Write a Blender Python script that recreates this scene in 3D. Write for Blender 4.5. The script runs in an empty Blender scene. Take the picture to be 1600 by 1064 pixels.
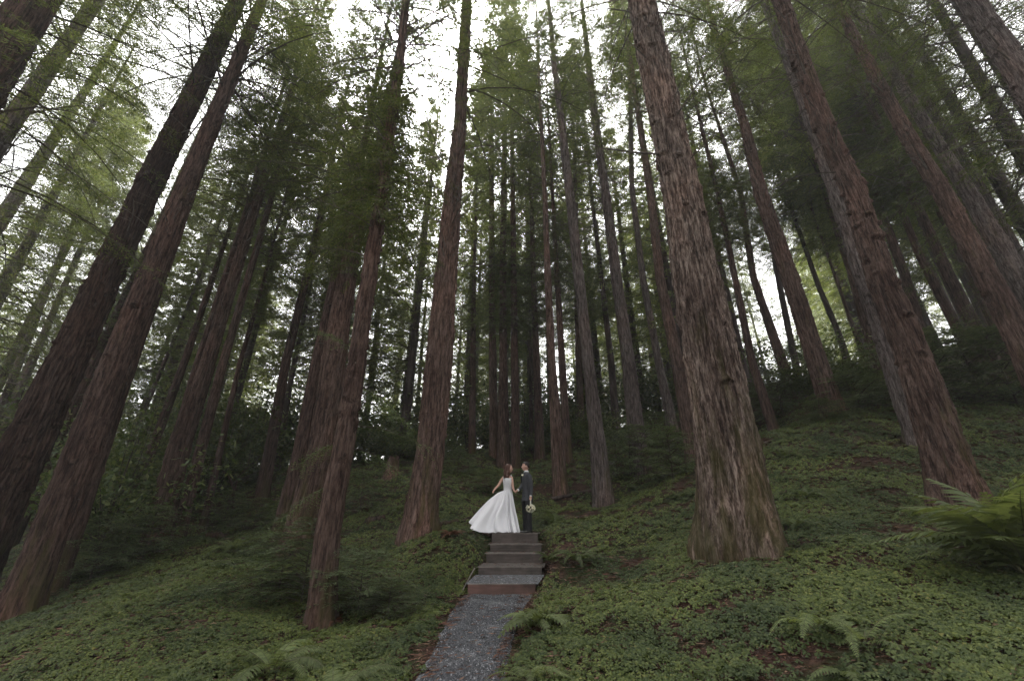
import bpy, math, random
import numpy as np
from mathutils import Vector, Matrix, Quaternion
random.seed(7)
RNG = np.random.default_rng(11)
scene = bpy.context.scene
COL = scene.collection
R = math.radians

# ------------------------------------------------------------------ camera, sky, sun, exposure
F = 689.0                      # focal length in pixels of the 1600 px wide photograph
PITCH = R(23.6)
cam_d = bpy.data.cameras.new('camera')
cam_d.sensor_width = 36.0
cam_d.lens = 36.0 * F / 1600.0
cam_d.clip_start = 0.05
cam_d.clip_end = 3000
cam_d.dof.use_dof = True
cam_d.dof.focus_distance = 12.5
cam_d.dof.aperture_fstop = 2.0
cam = bpy.data.objects.new('camera', cam_d)
COL.objects.link(cam)
cam.location = (0, 0, 0)
cam.rotation_euler = (R(90) + PITCH, 0, 0)
scene.camera = cam

SUN_EL, SUN_AZ = R(56), R(-12)
world = bpy.data.worlds.new('World')
scene.world = world
world.use_nodes = True
wt = world.node_tree
for n in list(wt.nodes):
    wt.nodes.remove(n)
w_out = wt.nodes.new('ShaderNodeOutputWorld')
w_bg = wt.nodes.new('ShaderNodeBackground')
w_sky = wt.nodes.new('ShaderNodeTexSky')
w_sky.sky_type = 'NISHITA'
w_sky.sun_disc = False
w_sky.sun_elevation = SUN_EL
w_sky.sun_rotation = SUN_AZ
w_sky.air_density = 1.0
w_sky.dust_density = 7.0
w_sky.ozone_density = 1.0
w_hsv = wt.nodes.new('ShaderNodeHueSaturation')
w_hsv.inputs['Saturation'].default_value = 0.04
wt.links.new(w_sky.outputs[0], w_hsv.inputs['Color'])
wt.links.new(w_hsv.outputs[0], w_bg.inputs['Color'])
w_bg.inputs['Strength'].default_value = 0.15
wt.links.new(w_bg.outputs[0], w_out.inputs['Surface'])

sun_d = bpy.data.lights.new('sun', 'SUN')
sun_d.energy = 1.1
sun_d.angle = R(25)
sun_d.color = (1.0, 0.97, 0.93)
sun = bpy.data.objects.new('sun', sun_d)
COL.objects.link(sun)
sd = Vector((math.cos(SUN_EL) * math.sin(SUN_AZ), math.cos(SUN_EL) * math.cos(SUN_AZ), math.sin(SUN_EL)))
sun.rotation_euler = sd.to_track_quat('Z', 'Y').to_euler()

scene.view_settings.view_transform = 'Standard'
scene.view_settings.look = 'None'
scene.view_settings.gamma = 1.0
scene.view_settings.exposure = 2.3
scene.view_settings.use_curve_mapping = False
scene.render.engine = 'CYCLES'
scene.cycles.max_bounces = 8
scene.cycles.diffuse_bounces = 4
scene.cycles.glossy_bounces = 2
scene.cycles.transmission_bounces = 5
scene.cycles.volume_bounces = 0
scene.cycles.use_denoising = True

# ------------------------------------------------------------------ helpers
CP, SP = math.cos(PITCH), math.sin(PITCH)


def ray(px, py):
    xc = (px - 800.0) / F
    yc = (532.0 - py) / F
    return np.array([xc, CP - yc * SP, yc * CP + SP])


def at(px, py, s):
    return ray(px, py) * s


def on_plane(px, py, y):
    r = ray(px, py)
    return r * (y / r[1])


def new_obj(name, data, parent=None, loc=None, **props):
    o = bpy.data.objects.new(name, data)
    COL.objects.link(o)
    if parent is not None:
        o.parent = parent
    if loc is not None:
        o.location = loc
    for k, v in props.items():
        if v:
            o[k] = v
    return o


def thing(name, label, category, loc=(0, 0, 0), group=None, rz=0.0):
    o = bpy.data.objects.new(name, None)
    COL.objects.link(o)
    o.empty_display_size = 0.2
    o.location = loc
    o.rotation_euler = (0, 0, rz)
    o['label'] = label
    o['category'] = category
    if group:
        o['group'] = group
    return o


def mesh(name, V, FS, mats=(), mi=None, smooth=False):
    """V (n,3) array, FS list of (m,k) index arrays; mi: list of material index per array."""
    me = bpy.data.meshes.new(name)
    V = np.asarray(V, dtype=np.float32)
    FS = [np.asarray(f, dtype=np.int32) for f in FS if len(f)]
    me.vertices.add(len(V))
    me.vertices.foreach_set('co', V.ravel())
    nl = sum(f.size for f in FS)
    nf = sum(len(f) for f in FS)
    me.loops.add(nl)
    me.polygons.add(nf)
    me.loops.foreach_set('vertex_index', np.concatenate([f.ravel() for f in FS]))
    tot = np.concatenate([np.full(len(f), f.shape[1], dtype=np.int32) for f in FS])
    start = np.concatenate([[0], np.cumsum(tot)[:-1]]).astype(np.int32)
    me.polygons.foreach_set('loop_start', start)
    me.polygons.foreach_set('loop_total', tot)
    if mi is not None:
        m = np.concatenate([np.full(len(f), mi[i], dtype=np.int32) if np.isscalar(mi[i]) else np.asarray(mi[i], dtype=np.int32) for i, f in enumerate(FS)])
        me.polygons.foreach_set('material_index', m)
    me.polygons.foreach_set('use_smooth', np.full(nf, smooth, dtype=bool))
    me.update(calc_edges=True)
    for m in mats:
        me.materials.append(m)
    return me


class MB:
    """collects pieces into one mesh"""
    def __init__(self):
        self.V, self.F, self.M, self.n = [], [], [], 0

    def add(self, V, F_, m=0):
        V = np.asarray(V, dtype=float)
        F_ = np.asarray(F_, dtype=np.int64)
        self.V.append(V)
        self.F.append(F_ + self.n)
        self.M.append(m)
        self.n += len(V)

    def tube(self, P, rad, n=6, m=0, cap=True, sq=(1, 1)):
        P = np.asarray(P, dtype=float)
        rad = np.broadcast_to(np.asarray(rad, dtype=float), (len(P),))
        T = np.gradient(P, axis=0)
        T /= np.linalg.norm(T, axis=1)[:, None] + 1e-9
        ref = np.array([0, 0, 1.0]) if abs(T[:, 2]).mean() < 0.8 else np.array([1.0, 0, 0])
        A = np.cross(T, ref)
        A /= np.linalg.norm(A, axis=1)[:, None] + 1e-9
        B = np.cross(T, A)
        an = np.linspace(0, 2 * np.pi, n, endpoint=False)
        V = P[:, None, :] + rad[:, None, None] * (np.cos(an)[None, :, None] * A[:, None, :] * sq[0] + np.sin(an)[None, :, None] * B[:, None, :] * sq[1])
        V = V.reshape(-1, 3)
        self.add(V, grid_faces(len(P), n, True), m)
        if cap:
            self.add(V[-n:], [list(range(n))], m)
            self.add(V[:n], [list(range(n))[::-1]], m)

    def box(self, x0, x1, y0, y1, z0, z1, m=0, bev=0.0):
        b = bev
        if b <= 0:
            V = [(x, y, z) for z in (z0, z1) for y in (y0, y1) for x in (x0, x1)]
            self.add(V, [(0, 2, 3, 1), (4, 5, 7, 6), (0, 1, 5, 4), (2, 6, 7, 3), (0, 4, 6, 2), (1, 3, 7, 5)], m)
        else:
            rings = []
            for z, k in ((z0, b), (z0 + b, 0), (z1 - b, 0), (z1, b)):
                rings.append([(x0 + k, y0 + b, z), (x0 + b, y0 + k, z), (x1 - b, y0 + k, z), (x1 - k, y0 + b, z),
                              (x1 - k, y1 - b, z), (x1 - b, y1 - k, z), (x0 + b, y1 - k, z), (x0 + k, y1 - b, z)])
            V = np.array(rings).reshape(-1, 3)
            self.add(V, grid_faces(4, 8, True), m)
            self.add(V[-8:], [list(range(8))], m)
            self.add(V[:8], [list(range(8))[::-1]], m)

    def ball(self, c, r, m=0, nu=8, nv=6, sc=(1, 1, 1)):
        th = np.linspace(0.05, np.pi - 0.05, nv)
        ph = np.linspace(0, 2 * np.pi, nu, endpoint=False)
        V = np.array([[math.sin(t) * math.cos(p) * r * sc[0] + c[0], math.sin(t) * math.sin(p) * r * sc[1] + c[1], math.cos(t) * r * sc[2] + c[2]] for t in th for p in ph])
        self.add(V, grid_faces(nv, nu, True)[:, ::-1], m)
        self.add(V[:nu], [list(range(nu))], m)
        self.add(V[-nu:], [list(range(nu))[::-1]], m)

    def build(self, name, mats, smooth=False):
        V = np.concatenate(self.V)
        return mesh(name, V, self.F, mats, self.M, smooth)


def grid_faces(nr, nc, wrap):
    i = np.arange(nr - 1)[:, None] * nc
    j = np.arange(nc if wrap else nc - 1)[None, :]
    j2 = (j + 1) % nc
    return np.stack([i + j, i + j2, i + nc + j2, i + nc + j], axis=-1).reshape(-1, 4)


def vnoise(x, y, seed=0):
    """smooth value noise, vectorised, range -1..1"""
    xi = np.floor(x).astype(np.int64)
    yi = np.floor(y).astype(np.int64)
    fx, fy = x - xi, y - yi
    fx = fx * fx * (3 - 2 * fx)
    fy = fy * fy * (3 - 2 * fy)

    def h(a, b):
        n = (a * 374761393 + b * 668265263 + seed * 982451653) & 0x7fffffff
        n = ((n ^ (n >> 13)) * 1274126177) & 0x7fffffff
        return ((n ^ (n >> 16)) & 0xffff) / 32767.5 - 1.0
    a, b, c, d = h(xi, yi), h(xi + 1, yi), h(xi, yi + 1), h(xi + 1, yi + 1)
    return (a * (1 - fx) + b * fx) * (1 - fy) + (c * (1 - fx) + d * fx) * fy


def fbm(x, y, seed=0, o=3):
    r = 0
    for k in range(o):
        r = r + vnoise(x * 2 ** k, y * 2 ** k, seed + k) * 0.5 ** k
    return r


# ------------------------------------------------------------------ materials
def new_mat(name):
    m = bpy.data.materials.new(name)
    m.use_nodes = True
    nt = m.node_tree
    for n in list(nt.nodes):
        nt.nodes.remove(n)
    out = nt.nodes.new('ShaderNodeOutputMaterial')
    return m, nt, out


def N(nt, typ, **kw):
    n = nt.nodes.new(typ)
    for k, v in kw.items():
        if k in n.inputs:
            n.inputs[k].default_value = v
        else:
            setattr(n, k, v)
    return n


def ramp(nt, fac, stops):
    r = nt.nodes.new('ShaderNodeValToRGB')
    e = r.color_ramp.elements
    while len(e) < len(stops):
        e.new(0.5)
    for i, (p, c) in enumerate(stops):
        e[i].position = p
        e[i].color = (c[0], c[1], c[2], 1)
    nt.links.new(fac, r.inputs[0])
    return r.outputs[0]


def mixc(nt, fac, a, b, mode='MIX'):
    m = nt.nodes.new('ShaderNodeMix')
    m.data_type = 'RGBA'
    m.blend_type = mode
    L = nt.links.new
    if hasattr(fac, 'links'):
        L(fac, m.inputs[0])
    else:
        m.inputs[0].default_value = fac
    for v, idx in ((a, 6), (b, 7)):
        if hasattr(v, 'links'):
            L(v, m.inputs[idx])
        else:
            m.inputs[idx].default_value = (v[0], v[1], v[2], 1)
    return m.outputs[2]


def noise(nt, scale, detail=4, rough=0.6, vscale=(1, 1, 1), coord='Object'):
    tc = N(nt, 'ShaderNodeTexCoord')
    mp = N(nt, 'ShaderNodeMapping')
    mp.inputs['Scale'].default_value = vscale
    nt.links.new(tc.outputs[coord], mp.inputs[0])
    n = N(nt, 'ShaderNodeTexNoise', Scale=scale, Detail=detail, Roughness=rough)
    nt.links.new(mp.outputs[0], n.inputs['Vector'])
    return n.outputs['Fac']


def plain(name, col, rough=0.7, var=0.0, scale=8, spec=0.3, bump=0.0):
    m, nt, out = new_mat(name)
    b = N(nt, 'ShaderNodeBsdfPrincipled', Roughness=rough)
    b.inputs['Specular IOR Level'].default_value = spec
    if var:
        f = noise(nt, scale)
        c = ramp(nt, f, [(0.3, [v * (1 - var) for v in col]), (0.7, [min(1, v * (1 + var)) for v in col])])
        nt.links.new(c, b.inputs['Base Color'])
        if bump:
            bp = N(nt, 'ShaderNodeBump', Strength=bump, Distance=0.02)
            nt.links.new(f, bp.inputs['Height'])
            nt.links.new(bp.outputs[0], b.inputs['Normal'])
    else:
        b.inputs['Base Color'].default_value = (*col, 1)
    nt.links.new(b.outputs[0], out.inputs[0])
    return m


def leaf_mat(name, stops, trans=0.35, rough=0.6, tint=None, patch=None):
    """leaves with a colour of their own each (random per island), some light passing through"""
    m, nt, out = new_mat(name)
    L = nt.links.new
    g = N(nt, 'ShaderNodeNewGeometry')
    c = ramp(nt, g.outputs['Random Per Island'], stops)
    oi = N(nt, 'ShaderNodeObjectInfo')
    hs = N(nt, 'ShaderNodeHueSaturation')
    ma = N(nt, 'ShaderNodeMapRange')
    L(oi.outputs['Random'], ma.inputs[0])
    ma.inputs['To Min'].default_value = 0.75
    ma.inputs['To Max'].default_value = 1.3
    L(ma.outputs[0], hs.inputs['Value'])
    L(c, hs.inputs['Color'])
    c = hs.outputs[0]
    if patch:
        f = noise(nt, patch[0], 3)
        f2 = ramp(nt, f, [(0.42, (0, 0, 0)), (0.62, (1, 1, 1))])
        f3 = mixc(nt, f2, (1.2, 1.25, 1.05), patch[1])
        c = mixc(nt, 1.0, c, f3, 'MULTIPLY')
    d = N(nt, 'ShaderNodeBsdfPrincipled', Roughness=rough)
    d.inputs['Specular IOR Level'].default_value = 0.25
    t = N(nt, 'ShaderNodeBsdfTranslucent')
    L(c, d.inputs['Base Color'])
    c2 = mixc(nt, 1.0, c, (1.42, 1.36, 0.75), 'MULTIPLY')
    L(c2, t.inputs['Color'])
    mx = N(nt, 'ShaderNodeMixShader')
    mx.inputs[0].default_value = trans
    L(d.outputs[0], mx.inputs[1])
    L(t.outputs[0], mx.inputs[2])
    L(mx.outputs[0], out.inputs[0])
    return m


def bark_mat(name, dark, mid, light, moss=0.0, stretch=0.13, scale=17.0, bump=1.0):
    m, nt, out = new_mat(name)
    L = nt.links.new
    f1 = noise(nt, scale, 6, 0.65, (1, 1, stretch))
    f2 = noise(nt, scale * 4.2, 4, 0.6, (1, 1, stretch * 1.3))
    f3 = noise(nt, 0.9, 3, 0.5, (1, 1, 0.35))
    add = N(nt, 'ShaderNodeMath', operation='ADD')
    L(f1, add.inputs[0])
    mul = N(nt, 'ShaderNodeMath', operation='MULTIPLY')
    L(f2, mul.inputs[0])
    mul.inputs[1].default_value = 0.45
    L(mul.outputs[0], add.inputs[1])
    c = ramp(nt, add.outputs[0], [(0.56, dark), (0.70, mid), (0.90, light)])
    c2 = ramp(nt, f3, [(0.35, (0.70, 0.66, 0.66)), (0.5, (1, 1, 1)), (0.68, (1.3, 1.12, 1.05))])
    c = mixc(nt, 1.0, c, c2, 'MULTIPLY')
    if moss:
        tc = N(nt, 'ShaderNodeTexCoord')
        sx = N(nt, 'ShaderNodeSeparateXYZ')
        L(tc.outputs['Object'], sx.inputs[0])
        mr = N(nt, 'ShaderNodeMapRange')
        L(sx.outputs['Z'], mr.inputs[0])
        mr.inputs['From Min'].default_value = 0.0
        mr.inputs['From Max'].default_value = 4.5
        mr.inputs['To Min'].default_value = 0.13 * moss
        mr.inputs['To Max'].default_value = -0.1
        fm = noise(nt, 3.0, 5, 0.65, (1, 1, 0.16))
        ad = N(nt, 'ShaderNodeMath', operation='ADD')
        L(fm, ad.inputs[0])
        L(mr.outputs[0], ad.inputs[1])
        k = ramp(nt, ad.outputs[0], [(0.52, (0, 0, 0)), (0.68, (0.75, 0.75, 0.75))])
        c = mixc(nt, k, c, (0.060, 0.054, 0.018))
    oi = N(nt, 'ShaderNodeObjectInfo')
    hs = N(nt, 'ShaderNodeHueSaturation')
    ma = N(nt, 'ShaderNodeMapRange')
    L(oi.outputs['Random'], ma.inputs[0])
    ma.inputs['To Min'].default_value = 0.8
    ma.inputs['To Max'].default_value = 1.2
    L(ma.outputs[0], hs.inputs['Value'])
    L(c, hs.inputs['Color'])
    b = N(nt, 'ShaderNodeBsdfPrincipled', Roughness=0.9)
    b.inputs['Specular IOR Level'].default_value = 0.15
    L(hs.outputs[0], b.inputs['Base Color'])
    bp = N(nt, 'ShaderNodeBump', Strength=bump, Distance=0.045)
    L(add.outputs[0], bp.inputs['Height'])
    L(bp.outputs[0], b.inputs['Normal'])
    L(b.outputs[0], out.inputs[0])
    return m


M = {}
M['bark_red'] = bark_mat('bark_red', (0.020, 0.0125, 0.010), (0.075, 0.047, 0.038), (0.175, 0.12, 0.10), moss=0.3)
M['bark_big'] = bark_mat('bark_big', (0.022, 0.015, 0.012), (0.112, 0.078, 0.064), (0.36, 0.285, 0.24), moss=1.2)
M['bark_grey'] = bark_mat('bark_grey', (0.024, 0.018, 0.017), (0.086, 0.067, 0.062), (0.19, 0.16, 0.15), moss=0.2)
M['bark_dark'] = bark_mat('bark_dark', (0.015, 0.010, 0.008), (0.057, 0.035, 0.029), (0.128, 0.086, 0.073), moss=0.4)
M['bark_far'] = bark_mat('bark_far', (0.02, 0.014, 0.013), (0.055, 0.04, 0.036), (0.10, 0.08, 0.074), scale=5, bump=0.5)
M['twig'] = plain('twig_wood', (0.055, 0.042, 0.034), 0.9, 0.35, 6)
M['dead_wood'] = plain('dead_wood', (0.10, 0.085, 0.072), 0.9, 0.4, 9)
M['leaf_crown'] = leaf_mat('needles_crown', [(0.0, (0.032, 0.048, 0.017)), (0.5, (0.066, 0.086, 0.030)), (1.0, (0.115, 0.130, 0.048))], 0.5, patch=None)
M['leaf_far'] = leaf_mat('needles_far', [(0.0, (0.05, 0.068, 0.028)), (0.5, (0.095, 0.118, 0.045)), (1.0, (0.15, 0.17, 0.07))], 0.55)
M['leaf_shrub'] = leaf_mat('leaves_shrub', [(0.0, (0.05, 0.075, 0.033)), (0.6, (0.09, 0.12, 0.052)), (1.0, (0.14, 0.17, 0.08))], 0.30)
M['leaf_broad'] = leaf_mat('leaves_broad', [(0.0, (0.04, 0.062, 0.022)), (0.6, (0.075, 0.105, 0.034)), (1.0, (0.15, 0.17, 0.07))], 0.35, rough=0.45)
M['clover'] = leaf_mat('leaves_clover', [(0.0, (0.040, 0.055, 0.017)), (0.55, (0.077, 0.095, 0.029)), (0.97, (0.12, 0.132, 0.042)), (1.0, (0.17, 0.15, 0.05))], 0.22, patch=(0.55, (0.62, 0.72, 0.74)))
M['fern'] = leaf_mat('fern_green', [(0.0, (0.035, 0.055, 0.022)), (1.0, (0.09, 0.112, 0.042))], 0.42)
M['fern_light'] = leaf_mat('fern_light', [(0.0, (0.08, 0.105, 0.042)), (1.0, (0.14, 0.17, 0.07))], 0.42)
M['fern_dead'] = leaf_mat('fern_dead', [(0.0, (0.07, 0.03, 0.02)), (1.0, (0.15, 0.065, 0.04))], 0.2)
M['needles'] = leaf_mat('needle_litter', [(0.0, (0.05, 0.026, 0.019)), (0.6, (0.125, 0.060, 0.042)), (1.0, (0.24, 0.15, 0.105))], 0.05, rough=0.85)
M['stem'] = plain('fern_stem', (0.07, 0.065, 0.03), 0.7)


def ground_mat():
    m, nt, out = new_mat('forest_floor')
    L = nt.links.new
    f1 = noise(nt, 14, 6, 0.7)
    c = ramp(nt, f1, [(0.35, (0.020, 0.013, 0.010)), (0.55, (0.060, 0.033, 0.025)), (0.75, (0.11, 0.062, 0.045))])
    f2 = noise(nt, 1.1, 4, 0.6)
    k = ramp(nt, f2, [(0.46, (0, 0, 0)), (0.60, (1, 1, 1))])
    g = ramp(nt, noise(nt, 30, 5, 0.7), [(0.35, (0.012, 0.018, 0.007)), (0.7, (0.05, 0.062, 0.024))])
    c = mixc(nt, k, c, g)
    b = N(nt, 'ShaderNodeBsdfPrincipled', Roughness=0.95)
    b.inputs['Specular IOR Level'].default_value = 0.1
    L(c, b.inputs['Base Color'])
    bp = N(nt, 'ShaderNodeBump', Strength=1.0, Distance=0.05)
    L(f1, bp.inputs['Height'])
    L(bp.outputs[0], b.inputs['Normal'])
    L(b.outputs[0], out.inputs[0])
    return m


M['ground'] = ground_mat()


def gravel_mat():
    m, nt, out = new_mat('grey_gravel')
    L = nt.links.new
    tc = N(nt, 'ShaderNodeTexCoord')
    v = N(nt, 'ShaderNodeTexVoronoi', Scale=52.0)
    L(tc.outputs['Object'], v.inputs['Vector'])
    sp = N(nt, 'ShaderNodeSeparateXYZ')
    L(v.outputs['Color'], sp.inputs[0])
    c = ramp(nt, sp.outputs[0], [(0.0, (0.035, 0.036, 0.040)), (0.6, (0.085, 0.087, 0.095)), (0.93, (0.15, 0.15, 0.16)), (1.0, (0.34, 0.34, 0.36))])
    b = N(nt, 'ShaderNodeBsdfPrincipled', Roughness=0.8)
    L(c, b.inputs['Base Color'])
    bp = N(nt, 'ShaderNodeBump', Strength=0.8, Distance=0.02, invert=True)
    L(v.outputs['Distance'], bp.inputs['Height'])
    L(bp.outputs[0], b.inputs['Normal'])
    L(b.outputs[0], out.inputs[0])
    return m


M['gravel'] = gravel_mat()
M['stone'] = leaf_mat('gravel_stone', [(0.0, (0.03, 0.031, 0.035)), (0.6, (0.08, 0.082, 0.09)), (0.93, (0.14, 0.14, 0.15)), (1.0, (0.36, 0.36, 0.38))], 0.0, rough=0.75)


def wood_mat(name, a, b_):
    m, nt, out = new_mat(name)
    L = nt.links.new
    f = noise(nt, 6, 6, 0.65, (0.35, 3, 5))
    f2 = noise(nt, 2.2, 4, 0.6)
    c = ramp(nt, f, [(0.3, a), (0.7, b_)])
    c2 = ramp(nt, f2, [(0.35, (0.45, 0.46, 0.42)), (0.65, (1.15, 1.12, 1.1))])
    c = mixc(nt, 1.0, c, c2, 'MULTIPLY')
    b = N(nt, 'ShaderNodeBsdfPrincipled', Roughness=0.85)
    L(c, b.inputs['Base Color'])
    bp = N(nt, 'ShaderNodeBump', Strength=0.4, Distance=0.01)
    L(f, bp.inputs['Height'])
    L(bp.outputs[0], b.inputs['Normal'])
    L(b.outputs[0], out.inputs[0])
    return m


M['riser_grey'] = wood_mat('weathered_timber', (0.055, 0.042, 0.038), (0.105, 0.085, 0.078))
M['riser_red'] = wood_mat('red_brown_timber', (0.105, 0.055, 0.046), (0.15, 0.085, 0.072))
M['cap'] = wood_mat('pale_worn_edge', (0.13, 0.11, 0.10), (0.22, 0.19, 0.175))
M['tread'] = plain('trodden_dirt', (0.085, 0.072, 0.065), 0.95, 0.4, 25, bump=0.5)
M['skin'] = plain('skin', (0.52, 0.31, 0.24), 0.5)
M['hair_b'] = plain('brown_hair', (0.075, 0.032, 0.022), 0.5, 0.4, 40)
M['hair_g'] = plain('dark_hair', (0.022, 0.015, 0.012), 0.5, 0.4, 40)
M['satin'] = plain('white_satin', (0.72, 0.71, 0.74), 0.25, spec=0.5)
M['lace'] = plain('beaded_bodice', (0.66, 0.65, 0.68), 0.5, 0.15, 60, bump=0.3)
M['jacket'] = plain('charcoal_wool', (0.045, 0.046, 0.052), 0.8, 0.15, 30)
M['trouser'] = plain('black_wool', (0.012, 0.012, 0.014), 0.8)
M['shoe'] = plain('black_leather', (0.01, 0.01, 0.01), 0.25, spec=0.6)
M['shirt'] = plain('white_cotton', (0.75, 0.75, 0.77), 0.8)
M['petal'] = leaf_mat('white_petals', [(0.0, (0.72, 0.70, 0.62)), (1.0, (0.85, 0.84, 0.82))], 0.2)
M['stemgreen'] = plain('stem_green', (0.10, 0.16, 0.05), 0.6)
M['ribbon'] = plain('pale_ribbon', (0.6, 0.58, 0.5), 0.5)
M['lip'] = plain('lips', (0.4, 0.12, 0.11), 0.4)
M['eye'] = plain('eyes', (0.03, 0.02, 0.02), 0.2)

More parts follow.
